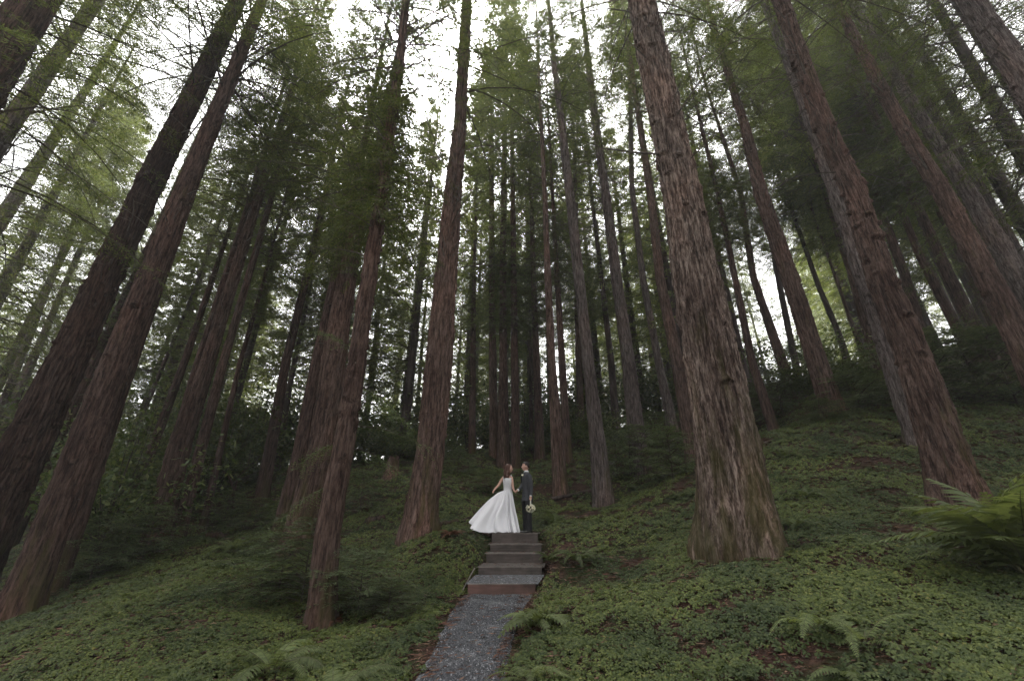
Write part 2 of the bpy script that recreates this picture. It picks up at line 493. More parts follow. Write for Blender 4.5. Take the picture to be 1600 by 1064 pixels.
# ------------------------------------------------------------------ trees of the photograph
# image points run from the foot upwards: (x, y, horizontal width) in pixels of the photograph, s = depth of the foot
# (pts, s, foot visible?, bark, crown base, height, crown radius scale, sprouts, dead limbs, label)
T = [
 ([(-560, 930, 190), (45, 20, 92)], 7.5, 0, 'bark_dark', -11, 33, 1.0, 0, 10, 'massive dark trunk cutting across the top left corner of the photo'),
 ([(-460, 870, 72), (0, 215, 46), (153, 0, 28)], 11, 0, 'bark_grey', -17, 32, .9, 0, 22, 'grey knotted trunk just right of the massive one in the top left corner'),
 ([(-330, 850, 44), (30, 300, 30), (147, 121, 15)], 19, 0, 'bark_grey', -24, 38, 0.8, 0, 14, 'thin pale trunk leaning in at the left edge under the corner trunks'),
 ([(-75, 840, 20), (30, 566, 15), (125, 320, 8)], 24, 0, 'bark_far', 15, 34, 0.9, 0, 10, 'left one of two thin trunks at the far left behind the big leaning redwood'),
 ([(-70, 830, 22), (50, 566, 15), (142, 350, 8)], 27, 0, 'bark_far', 15, 36, 0.9, 0, 10, 'right one of two thin trunks at the far left behind the big leaning redwood'),
 ([(-55, 900, 92), (41, 699, 80), (104, 566, 65), (228, 300, 47), (345, 60, 32)], 11, 0, 'bark_dark', 14.5, 35, 1.1, 0, 8, 'broad reddish redwood slanting from the left edge, leftmost of the two big leaning ones'),
 ([(25, 965, 72), (77, 832, 60), (133, 699, 58), (181, 566, 50), (288, 300, 34), (386, 60, 22)], 10, 1, 'bark_dark', 13.5, 34, 1.1, 0, 8, 'big redwood with moss streaked foot, right of the two big leaning ones on the left'),
 ([(85, 925, 34), (205, 566, 22), (300, 300, 16), (385, 60, 10)], 11.5, 0, 'bark_dark', 15, 30, 0.8, 0, 4, 'slim dark trunk tucked behind the right big leaning redwood'),
 ([(20, 840, 26), (150, 560, 17), (235, 380, 12)], 19, 0, 'bark_dark', 12, 32, 0.9, 5, 4, 'leafy dark trunk seen in the gap between the two big leaning redwoods'),
 ([(200, 803, 19), (288, 566, 13), (357, 362, 7)], 19, 1, 'bark_dark', 14, 32, 0.8, 0, 12, 'slim dark trunk left of the tight cluster of four on the left'),
 ([(175, 762, 10), (257, 566, 7), (285, 500, 6)], 26, 1, 'bark_far', 13, 32, 0.8, 3, 5, 'faint thin trunk rising out of the broadleaf brush on the left'),
 ([(232, 850, 28), (310, 566, 14), (395, 300, 10), (404, 263, 9)], 16.3, 0, 'bark_dark', 15, 34, 0.8, 0, 8, 'leftmost trunk of the tight cluster, half hidden by its stout neighbour'),
 ([(243, 850, 42), (280, 700, 36), (325, 566, 24), (418, 262, 13)], 15.5, 1, 'bark_red', 15, 35, 0.9, 0, 8, 'stout redwood in the middle of the tight cluster on the left'),
 ([(275, 852, 24), (349, 566, 14), (440, 256, 8)], 16.5, 1, 'bark_red', 16, 34, 0.8, 0, 10, 'slimmer redwood touching the right side of the stout one in the left cluster'),
 ([(315, 832, 14), (375, 566, 8), (412, 440, 6)], 18.5, 1, 'bark_dark', 13, 30, 0.8, 2, 8, 'pole thin dark trunk right of the left cluster beside a crooked bough'),
 ([(407, 788, 23), (447, 566, 14), (510, 300, 10), (517, 254, 7)], 20, 1, 'bark_dark', 13, 33, 0.9, 0, 26, 'slim straight redwood standing alone between the left cluster and the thick pair'),
 ([(432, 733, 13), (455, 590, 9), (470, 520, 7)], 27, 1, 'bark_far', 11, 32, 0.9, 2, 6, 'thin trunk partly hidden by the slim straight redwood left of centre'),
 ([(435, 850, 30), (471, 700, 24), (495, 566, 18), (567, 235, 10)], 14.5, 1, 'bark_dark', 13, 33, 0.9, 0, 8, 'dark trunk hugging the left side of the thick ruddy redwood'),
 ([(458, 868, 50), (503, 700, 40), (521, 566, 37), (548, 400, 27), (592, 240, 17)], 13, 1, 'bark_red', 12, 34, 1.0, 4, 8, 'thick ruddy redwood behind the leaning front trunk left of the stairs'),
 ([(502, 975, 44), (512, 832, 38), (537, 700, 33), (557, 566, 29), (597, 300, 18), (626, 85, 14), (634, 0, 11)], 7.4, 1, 'bark_red', 13.5, 27, 0.8, 7, 12, 'nearest trunk left of the path, leafy sprouts around its upper half'),
 ([(655, 845, 56), (659, 790, 47), (673, 700, 42), (686, 566, 40), (708, 300, 26), (718, 200, 19), (730, 0, 15)], 12.4, 1, 'bark_red', -17.5, 38, 0.95, 0, 46, 'tall clean redwood left of the bride with rust coloured litter at its foot'),
 ([(737, 712, 12), (740, 480, 7)], 27, 1, 'bark_dark', 12, 33, 0.9, 2, 8, 'slender dark trunk on the rise just left of the central leafy clump'),
 ([(772, 712, 15), (769, 480, 10), (768, 250, 7)], 26, 1, 'bark_red', 13, 36, 0.8, 4, 6, 'left trunk of the leafy clump directly behind the couple'),
 ([(787, 727, 21), (786, 566, 12), (786, 400, 10), (790, 100, 6)], 25, 1, 'bark_red', 15, 38, 0.8, 8, 6, 'middle and thickest trunk of the leafy clump directly behind the couple'),
 ([(806, 732, 15), (804, 566, 11), (800, 200, 6)], 24.6, 1, 'bark_dark', 14, 36, 0.8, 3, 6, 'right trunk of the leafy clump, just above the gap between bride and groom'),
 ([(844, 716, 16), (838, 566, 11), (832, 380, 7)], 26, 1, 'bark_dark', 13, 35, 0.8, 3, 8, 'dark trunk flaring at its foot on the rise right of the groom'),
 ([(830, 692, 6), (829, 560, 5)], 31, 0, 'bark_far', 11, 30, 0.8, 2, 4, 'very thin trunk beside the flared dark one beyond the groom'),
 ([(888, 722, 14), (878, 566, 11), (863, 300, 5)], 21.5, 1, 'bark_dark', 16, 35, 0.8, 2, 8, 'slim trunk half hidden behind the straight redwood right of the groom'),
 ([(876, 772, 24), (871, 700, 20), (862, 566, 12), (856, 433, 10), (851, 300, 7), (844, 160, 5)], 18, 1, 'bark_red', 17, 38, 0.8, 0, 12, 'straight redwood right of the groom standing among fallen wood'),
 ([(909, 682, 12), (904, 566, 10), (898, 250, 6)], 29, 1, 'bark_dark', 13, 38, 0.9, 7, 8, 'dark trunk behind the speckled one with leafy upper half'),
 ([(943, 790, 32), (935, 700, 25), (919, 566, 18), (890, 300, 14), (866, 100, 8)], 16.3, 1, 'bark_grey', 19, 40, 0.7, 0, 24, 'grey brown trunk speckled with knots right of the groom'),
 ([(964, 675, 13), (955, 566, 10), (924, 300, 5)], 29, 1, 'bark_far', 14, 40, 0.8, 2, 12, 'thin trunk between the speckled one and the bushy footed redwood'),
 ([(1003, 742, 32), (997, 700, 28), (982, 566, 20), (963, 433, 17), (946, 300, 13), (926, 160, 11), (918, 80, 8)], 19, 1, 'bark_grey', 22, 40, 0.8, 0, 60, 'redwood with bushes about its foot and whorls of bare limbs above'),
 ([(1052, 673, 19), (1029, 566, 12), (1004, 433, 10), (987, 290, 8), (984, 110, 5)], 25, 1, 'bark_grey', 24, 42, 0.7, 0, 24, 'slim pale topped trunk against bright sky, left of the biggest tree'),
 ([(1083, 727, 24), (1080, 700, 22), (1058, 566, 19), (1031, 433, 15), (1016, 300, 12), (990, 130, 8)], 20.5, 1, 'bark_red', 20, 40, 0.8, 0, 16, 'reddish trunk disappearing behind the left side of the biggest tree'),
 ([(1158, 868, 112), (1151, 800, 108), (1138, 700, 93), (1113, 566, 84), (1087, 433, 70), (1065, 300, 56), (1001, 0, 42)], 7.5, 1, 'bark_big', 14.5, 36, 0.8, 0, 16, 'biggest and nearest redwood, shaggy grey bark with pale moss streaked flared base'),
 ([(1212, 682, 19), (1175, 566, 13), (1121, 300, 8), (1089, 170, 5)], 18.5, 1, 'bark_dark', 17, 36, 0.8, 4, 12, 'slim dark trunk first to the right of the biggest tree'),
 ([(1238, 621, 24), (1222, 566, 18), (1177, 433, 11), (1157, 300, 9), (1104, 138, 4)], 22, 1, 'bark_dark', 20, 40, 0.8, 3, 12, 'second slim trunk right of the biggest tree, foot higher up the slope'),
 ([(1302, 643, 40), (1277, 566, 32), (1234, 433, 29), (1188, 300, 22), (1164, 197, 16), (1131, 95, 10)], 17, 1, 'bark_red', 18, 36, 0.8, 0, 26, 'smooth brown redwood on the slope with a bright sky gap to its right'),
 ([(1258, 640, 14), (1233, 520, 11), (1205, 380, 8)], 27, 0, 'bark_far', 15, 38, 0.8, 5, 6, 'hazy trunk showing just left of the smooth brown redwood'),
 ([(1330, 583, 14), (1310, 520, 11), (1280, 450, 9)], 26, 1, 'bark_far', 11, 32, 0.7, 3, 6, 'short looking trunk right of the sky gap on the skyline'),
 ([(1362, 592, 11), (1320, 475, 6)], 25, 0, 'bark_dark', 11, 32, 0.7, 3, 6, 'thin dark trunk left of the reddish one on the upper slope'),
 ([(1382, 597, 32), (1365, 540, 25), (1330, 420, 18), (1290, 300, 13)], 23.5, 1, 'bark_red', 13, 36, 0.9, 10, 6, 'reddish trunk wrapped in leaves behind the large leaning right redwood'),
 ([(1450, 730, 46), (1305, 300, 25), (1242, 127, 16), (1192, 0, 12)], 12.5, 0, 'bark_grey', 19, 36, 0.7, 0, 20, 'slim trunk running up close along the left side of the large right redwood'),
 ([(1500, 792, 84), (1474, 700, 72), (1430, 566, 58), (1376, 433, 48), (1335, 300, 41), (1284, 190, 34), (1219, 0, 27)], 8.5, 1, 'bark_red', 16, 36, 0.8, 0, 26, 'large ruddy redwood leaning left on the right slope above the pale fern'),
 ([(1450, 560, 24), (1412, 425, 17), (1370, 312, 13), (1321, 85, 9)], 21, 0, 'bark_dark', 13, 36, 0.9, 9, 6, 'leafy dark trunk filling the gap right of the large ruddy redwood'),
 ([(1527, 575, 28), (1495, 512, 21), (1437, 400, 14), (1405, 320, 12), (1358, 169, 8)], 20, 0, 'bark_dark', 15, 36, 0.8, 3, 8, 'left one of the dark trunks standing above the bush bank on the right'),
 ([(1562, 588, 34), (1542, 550, 29), (1485, 437, 23), (1440, 337, 18), (1395, 240, 13)], 19, 1, 'bark_dark', 16, 36, 0.8, 4, 8, 'middle and thickest of the dark trunks above the bush bank on the right'),
 ([(1596, 600, 20), (1555, 520, 14), (1490, 380, 10)], 21, 0, 'bark_dark', 14, 34, 0.8, 5, 6, 'right thinnest of the dark trunks above the bush bank on the right'),
 ([(1680, 700, 72), (1572, 487, 50), (1470, 297, 36), (1414, 206, 30), (1341, 70, 22), (1304, 0, 18)], 11.5, 0, 'bark_red', 18, 36, 0.8, 0, 30, 'front one of the three parallel trunks slanting out at the right edge'),
 ([(1690, 600, 58), (1510, 296, 30), (1440, 186, 24), (1363, 56, 18), (1330, 0, 15)], 14, 0, 'bark_grey', 21, 38, 0.7, 0, 30, 'middle of the three parallel trunks slanting out at the right edge'),
 ([(1705, 590, 44), (1590, 400, 27), (1535, 300, 22), (1434, 135, 15), (1358, 0, 9)], 16.5, 0, 'bark_grey', 22, 40, 0.7, 0, 24, 'rightmost and slimmest of the three parallel trunks at the right edge'),
 ([(2020, 750, 150), (1600, 125, 62), (1516, 0, 47)], 8.5, 0, 'bark_grey', 15, 32, 0.7, 0, 34, 'rough knotty trunk crossing the top right corner'),
]

# ------------------------------------------------------------------ terrain
ctrl = [(-.05, 12.3, 0.0), (-.05, 13.3, .03), (-.35, 10.0, -1.06), (-.45, 7, -1.25), (-.5, 5.4, -1.33), (-.4, 3, -1.45), (0, 0, -1.6),
        (1.3, 10.2, -.72), (-1.6, 10.0, -.98), (1.5, 12.2, -.02), (-1.6, 12.2, -.08), (.9, 8.3, -1.02), (.8, 6, -1.2), (-1.6, 6, -1.33),
        (8, 0, -.4), (-8, 0, -2.2), (0, -8, -2.2)]
ctrl += [tuple(at(px, py, s)) for px, py, s in [
    (1600, 1064, 3.35), (1200, 1064, 3.9), (1600, 900, 5.4), (1300, 930, 5.2), (0, 1064, 5.6), (400, 1064, 4.7), (250, 960, 7.2),
    (1400, 728, 11.2), (1600, 600, 18), (1600, 700, 12), (600, 745, 22), (1150, 690, 17), (330, 880, 11.5), (120, 940, 9.2),
    (900, 880, 9.6), (1020, 850, 9.8), (1280, 800, 8.7), (700, 770, 17), (540, 880, 10.6)]]
for t in T:
    if t[2]:
        ctrl.append(tuple(at(t[0][0][0], t[0][0][1], t[1])))
ctrl += [(-45, 8, -6), (-45, 30, -4), (-30, 45, -1), (-10, 45, 3.4), (10, 45, 6.5), (30, 45, 11), (40, 25, 13.5), (40, 8, 8), (-60, 80, -3), (0, 80, 3), (60, 80, 12),
         (25, -8, 2), (-25, -8, -5), (-22, 22, -.6)]
ctrl = np.array(ctrl)


def tps_fit(C, lam=0.02):
    n = len(C)
    d = np.linalg.norm(C[:, None, :2] - C[None, :, :2], axis=2)
    K = np.where(d > 0, d * d * np.log(d + 1e-9), 0)
    A = np.zeros((n + 3, n + 3))
    A[:n, :n] = K + lam * np.eye(n)
    A[:n, n] = 1
    A[:n, n + 1:] = C[:, :2]
    A[n, :n] = 1
    A[n + 1:, :n] = C[:, :2].T
    return np.linalg.solve(A, np.concatenate([C[:, 2], [0, 0, 0]]))


W = tps_fit(ctrl)


def base_height(x, y):
    xq = np.clip(x, -60, 60).ravel()
    yq = np.clip(y, -12, 90).ravel()
    z = np.full(len(xq), W[-3]) + W[-2] * xq + W[-1] * yq
    for (cx, cy, _), w in zip(ctrl, W[:-3]):
        d2 = (xq - cx) ** 2 + (yq - cy) ** 2 + 1e-9
        z += w * 0.5 * d2 * np.log(d2)
    return z.reshape(np.shape(x))


PY = [-5, 0, 3, 5.4, 6.8, 8.5, 10.1, 10.8, 11.3, 12.2, 13.2, 16]
PX = [-.4, -.4, -.5, -.5, -.47, -.42, -.28, -.04, .05, .06, .05, .05]
PW = [.42, .42, .41, .40, .46, .56, .64, .66, .66, .66, .66, .2]
PZ = [-1.75, -1.62, -1.46, -1.34, -1.265, -1.185, -1.115, -.93, -.74, -.20, 0.0, .25]


def height(x, y):
    x = np.asarray(x, dtype=float)
    y = np.asarray(y, dtype=float)
    z = base_height(x, y)
    near = np.exp(-np.maximum(0, np.hypot(x, y) - 25) / 20)
    z = z + 0.09 * fbm(x * .55, y * .55, 3) * near + 0.03 * fbm(x * 2.3, y * 2.3, 9) * near
    px = np.interp(y, PY, PX)
    pw = np.interp(y, PY, PW)
    pz = np.interp(y, PY, PZ)
    d = np.abs(x - px) - pw
    k = np.clip(1 - (d + .02) / .45, 0, 1)
    k = k * k * (3 - 2 * k) * np.clip((14.2 - y) / 1.2, 0, 1)
    k = np.where(y > -1, k, 0)
    return z * (1 - k) + (pz - .035) * k


def hz(x, y):
    return float(height(np.array([x]), np.array([y]))[0])


def drop(px, py, smax=60):
    """where the ray of a pixel meets the ground"""
    r = ray(px, py)
    s = np.linspace(2.5, smax, 600)
    g = height(r[0] * s, r[1] * s) - r[2] * s
    i = np.argmax(g > 0)
    if g[i] <= 0:
        return drop(px, py + 6, smax) if py < 1060 else None
    s0 = s[max(0, i - 1)]
    s1 = s[i]
    for _ in range(12):
        sm = .5 * (s0 + s1)
        if hz(r[0] * sm, r[1] * sm) > r[2] * sm:
            s1 = sm
        else:
            s0 = sm
    return r * s1


def axis_coords(lo, dlo, dhi, hi, step, grow=1.09):
    mid = list(np.arange(dlo, dhi, step))
    a, d = [], step
    v = dhi
    while v < hi:
        v += d
        d = min(d * grow, 40)
        a.append(v)
    b, d = [], step
    v = dlo
    while v > lo:
        v -= d
        d = min(d * grow, 40)
        b.append(v)
    return np.array(b[::-1] + mid + a)


gx = axis_coords(-160, -13, 15, 160, .11)
gy = axis_coords(-50, 2.0, 22, 160, .11)
GX, GY = np.meshgrid(gx, gy)
GZ = height(GX, GY)
gv = np.stack([GX, GY, GZ], -1).reshape(-1, 3)
gm = mesh('ground', gv, [grid_faces(len(gy), len(gx), False)], [M['ground']], smooth=True)
new_obj('ground', gm, kind='structure')

# gravel path sheet
ys = np.arange(.5, 10.12, .06)
rows = []
for y in ys:
    c, w = np.interp(y, PY, PX), np.interp(y, PY, PW)
    t = np.linspace(-1, 1, 22)
    ed = w * (1 + .2 * vnoise(np.array([y * 1.7]), np.array([3.0]))[0])
    ed2 = w * (1 + .2 * vnoise(np.array([y * 1.7]), np.array([33.0]))[0])
    xx = c + np.where(t < 0, t * ed, t * ed2)
    zz = np.interp(y, PY, PZ) + .012 * fbm(xx * 4, np.full_like(xx, y * 4), 5) - .05 * np.clip(np.abs(t) - .8, 0, 1)
    rows.append(np.stack([xx, np.full_like(xx, y), zz], -1))
pv = np.array(rows)
new_obj('path', mesh('path', pv.reshape(-1, 3), [grid_faces(len(ys), 22, False)], [M['gravel']], smooth=True), kind='structure')


def scatter_stones(n):
    y = 10.08 - (10.08 - 3.2) * RNG.random(n) ** .8
    t = RNG.uniform(-1, 1, n)
    c, w = np.interp(y, PY, PX), np.interp(y, PY, PW)
    x = c + t * w * 1.04
    z = np.interp(y, PY, PZ) + .004 - .05 * np.clip(np.abs(t) - .8, 0, 1)
    r = RNG.uniform(.006, .016, n)
    octa = np.array([[1, 0, 0], [0, 1, 0], [-1, 0, 0], [0, -1, 0], [0, 0, .8], [0, 0, -.8]])
    an = RNG.uniform(0, 6.28, n)
    V = octa[None] * r[:, None, None] * RNG.uniform(.55, 1.3, (n, 6, 1))
    ca, sa = np.cos(an)[:, None], np.sin(an)[:, None]
    X = V[..., 0] * ca - V[..., 1] * sa
    Y = V[..., 0] * sa + V[..., 1] * ca
    V = np.stack([X + x[:, None], Y + y[:, None], V[..., 2] + z[:, None]], -1).reshape(-1, 3)
    f = np.array([[0, 1, 4], [1, 2, 4], [2, 3, 4], [3, 0, 4]])
    Fc = (f[None] + np.arange(n)[:, None, None] * 6).reshape(-1, 3)
    return mesh('gravel', V, [Fc], [M['stone']])


new_obj('gravel', scatter_stones(26000), kind='stuff', label='loose grey gravel covering the path below the steps')

# ------------------------------------------------------------------ the steps
st = thing('garden_steps', 'five step timber and gravel stairway rising from the grey path to the couple', 'steps', (0, 12.2, 0))
ST = [(12.2, .07, 1.16, 0.0, -.215), (11.8, .09, 1.24, -.25, -.41), (11.3, .06, 1.30, -.43, -.618), (10.8, -.04, 1.38, -.675, -.82), (10.1, -.21, 1.36, -.935, -1.115)]
for i, (y, cx, w, zt, zb) in enumerate(ST):
    mb = MB()
    mat = M['riser_red'] if i == 4 else M['riser_grey']
    mb.box(cx - w / 2, cx + w / 2, y - 12.2, y - 12.2 + .055, zb - .12, zt - .012, 0, .006)
    o = new_obj('riser_board', mb.build('riser_board', [mat]), st, label='red brown riser board' if i == 4 else None)
    mb = MB()
    mb.box(cx - w / 2 - .004, cx + w / 2 + .004, y - 12.2 - .004, y - 12.2 + .062, zt - .012, zt + .006, 0, .004)
    new_obj('board_edge', mb.build('board_edge', [M['cap']]), st)
    # tread behind
    y2 = ST[i - 1][0] if i else 13.5
    zb2 = ST[i - 1][4] if i else 0.03
    c2 = ST[i - 1][1] if i else .07
    w2 = ST[i - 1][2] if i else 1.3
    n, k = 12, 10
    vv = []
    for a in range(k):
        t = a / (k - 1)
        yy = (y + .05) * (1 - t) + (y2 + .002) * t - 12.2
        cc, ww = cx * (1 - t) + c2 * t, w * (1 - t) + w2 * t
        for b in range(n):
            u = b / (n - 1) - .5
            xx = cc + u * (ww + .12)
            vv.append((xx, yy, (zt - .004) * (1 - t) + zb2 * t + .006 * float(fbm(np.array([xx * 5]), np.array([yy * 5 + 9]))[0]) * math.sin(math.pi * t)))
    new_obj('tread', mesh('tread', vv, [grid_faces(k, n, False)], [M['gravel'] if i == 4 else M['tread']], smooth=True), st)
mb = MB()
e0, e1 = at(721, 925, 8.75), at(736, 897, 9.35)
mb.tube([e0 - np.array([.03, .3, .03]) - np.array([0, 12.2, 0]), e0 - np.array([0, 12.2, 0]), e1 - np.array([0, 12.2, 0]), e1 + np.array([.05, .3, .1]) - np.array([0, 12.2, 0])], .014, 4)
new_obj('edging_board', mb.build('edging_board', [M['cap']]), st)

# needles blown onto the treads
rs = np.random.default_rng(4)
V = []
for i, (y, cx, w, zt, zb) in enumerate(ST):
    y2, zb2 = (ST[i - 1][0], ST[i - 1][4]) if i else (13.3, .03)
    for k in range(70 if i < 4 else 40):
        t = rs.random() ** .7
        e = rs.choice([-1, 1]) * (1 - rs.random() ** 2) if rs.random() < .7 else rs.uniform(-1, 1)
        c = np.array([cx + e * w * .52, y + .06 + t * (y2 - y - .08) - 12.2, (zt - .004) * (1 - t) + zb2 * t + .012])
        a = rs.uniform(0, 3.14)
        d = np.array([math.cos(a), math.sin(a), rs.uniform(-.1, .1)]) * rs.uniform(.02, .07)
        n_ = np.array([-math.sin(a), math.cos(a), .2]) * .006
        V += [c - d, c + n_ + [0, 0, .004], c + d, c - n_]
V = np.array(V)
new_obj('needle_litter', mesh('needle_litter', V, [np.arange(len(V)).reshape(-1, 4)], [M['needles']]), st, kind='stuff')

# ------------------------------------------------------------------ trunks
TPROF = {}


def trunk_mesh(P, Rr, nseg, dz, seed, rough, flare=.35, knots=0, zfine=16, lean_tip=None):
    """P (k,3) axis points upward (local, first at 0), Rr radii. returns mesh arrays"""
    L = np.concatenate([[0], np.cumsum(np.linalg.norm(np.diff(P, axis=0), axis=1))])
    lo = np.arange(0, min(zfine, L[-1]), dz)
    hi = np.arange(min(zfine, L[-1]), L[-1], max(dz * 5, .7))
    t = np.concatenate([lo, hi, [L[-1]]])
    ax = np.stack([np.interp(t, L, P[:, i]) for i in range(3)], -1)
    # soften corners of the axis
    r = np.interp(t, L, Rr)
    an = np.linspace(0, 2 * np.pi, nseg, endpoint=False)
    A, TT = np.meshgrid(an, t)
    RR = np.repeat(r[:, None], nseg, 1)
    r0 = Rr[0]
    zz = np.maximum(TT - .35, 0)
    fl = np.exp(-zz / (r0 * 1.3 + .12))
    lob = .6 + .4 * np.cos(A * 5 + seed) + .25 * np.cos(A * 3 + seed * 2.1)
    RR = RR * (1 + flare * fl * lob)
    # bark ridges: fibrous, long in z
    u = A * r0 * 9
    um = np.minimum(u, 2 * np.pi * r0 * 9 - u)     # mirrored so the seam matches
    wob = .55 * vnoise(um * .25, TT * .7, seed + 5)
    n1 = np.abs(vnoise(um * 1.3 + wob * 2, TT * .45, seed))
    n2 = np.abs(vnoise(um * 3.1 + wob * 3, TT * 1.5, seed + 1))
    n3 = vnoise(um * 6.5, TT * 3.2, seed + 2)
    if rough > 0:
        amp = rough * np.minimum(1, RR / .35)
        RR = RR + amp * (.055 * (n1 - .35) + .035 * (n2 - .35) + .014 * n3)
        # scaly plates lifting downward
        sc = (TT * 1.6 + 2.5 * vnoise(um * .8, TT * .35, seed + 7)) % 1.0
        RR = RR + amp * .022 * (1 - sc) * (n2 > .25)
        fk = np.clip(vnoise(um * 1.1, TT * 4.2, seed + 11) - .38, 0, 1) * np.clip(.25 + TT / 6, 0, 1)
        RR = RR + amp * .085 * fk
    for k in range(knots):
        rs = np.random.default_rng(seed * 77 + k)
        kz = rs.uniform(3.0, zfine)
        ka = rs.uniform(0, 2 * np.pi)
        kr = rs.uniform(.03, .09)
        da = np.abs((A - ka + np.pi) % (2 * np.pi) - np.pi) * RR
        dzk = TT - kz
        q = np.exp(-(da / kr / 1.5) ** 2)
        RR = RR + rough * (.06 * q * np.exp(-((dzk - .06) / (kr * .55)) ** 2) - .055 * q * np.exp(-((dzk + .03) / (kr * .5)) ** 2))
    X = ax[:, None, 0] + RR * np.cos(A)
    Y = ax[:, None, 1] + RR * np.sin(A)
    Z = ax[:, None, 2] + 0 * A
    V = np.stack([X, Y, Z], -1).reshape(-1, 3)
    return V, grid_faces(len(t), nseg, True)


def add_stubs(mb, P, Rr, n, z0, z1, lmin, lmax, rng, rad=.012, up=.1, curve=.25):
    L = np.concatenate([[0], np.cumsum(np.linalg.norm(np.diff(P, axis=0), axis=1))])
    for k in range(n):
        z = rng.uniform(z0, min(z1, L[-1] * .95))
        c = np.array([np.interp(z, L, P[:, i]) for i in range(3)])
        r = np.interp(z, L, Rr)
        a = rng.uniform(0, 2 * np.pi)
        ln = rng.uniform(lmin, lmax) * rng.uniform(.5, 1)
        d = np.array([math.cos(a), math.sin(a), rng.uniform(-.1, .5) + up])
        d /= np.linalg.norm(d)
        side = np.array([-math.sin(a), math.cos(a), 0]) * rng.uniform(-.15, .15)
        ts = np.linspace(0, 1, 5)
        pts = c + d * r * .9 + np.outer(ts * ln, d) + np.outer(ts ** 2 * ln * curve, [0, 0, -1]) + np.outer(ts ** 2 * ln, side)
        rr = rad * (1 + ln * .5)
        mb.tube(pts, rr * (1 - ts * .8), 4, 0, False)
        if ln > .8:
            for q in range(int(ln * 2.2)):
                tt = rng.uniform(.3, .95)
                p0 = c + d * (r * .9 + tt * ln) - np.array([0, 0, 1]) * tt ** 2 * ln * curve + tt ** 2 * ln * side
                a2 = a + rng.choice([-1, 1]) * rng.uniform(.5, 1.1)
                l2 = ln * rng.uniform(.12, .35)
                d2 = np.array([math.cos(a2), math.sin(a2), rng.uniform(-.3, .2)])
                mb.tube([p0, p0 + d2 * l2 * .6, p0 + d2 * l2 + np.array([0, 0, -.06 * l2])], [rr * .45, rr * .3, rr * .12], 3, 0, False)


# ------------------------------------------------------------------ foliage
def spray_arrays(P, D, Nn, length, nl, leaf, wid, rng, droop=.15):
    """leaflets along many twigs at once. P,D,Nn (k,3): start, direction, plane normal; returns V (.,3) triangles"""
    k = len(P)
    t = (np.arange(nl) + .5) / nl
    t = np.clip(t[None] + rng.uniform(-.03, .03, (k, nl)), 0, 1)
    side = np.where(np.arange(nl) % 2 == 0, 1.0, -1.0)[None] * np.ones((k, nl))
    S = np.cross(Nn, D)
    Lk = length[:, None]
    pos = P[:, None] + D[:, None] * (t * Lk)[..., None] + np.array([0, 0, -1.0]) * (droop * t * t * Lk)[..., None]
    ang = rng.uniform(.7, 1.15, (k, nl))
    dirv = D[:, None] * np.cos(ang)[..., None] + S[:, None] * (side * np.sin(ang))[..., None] + Nn[:, None] * rng.uniform(-.45, .35, (k, nl))[..., None]
    ll = leaf * (1.15 - .65 * t) * rng.uniform(.7, 1.25, (k, nl))
    tip = pos + dirv * ll[..., None]
    across = D[:, None] * (wid * rng.uniform(.7, 1.3, (k, nl)))[..., None] + Nn[:, None] * (rng.uniform(-.5, .5, (k, nl)) * wid)[..., None]
    mid = pos + dirv * (ll * .5)[..., None]
    # kite: base, mid-a, tip, mid-b
    V = np.stack([pos, mid + across * .75, tip, mid - across * .75], 2)
    return V.reshape(-1, 3)


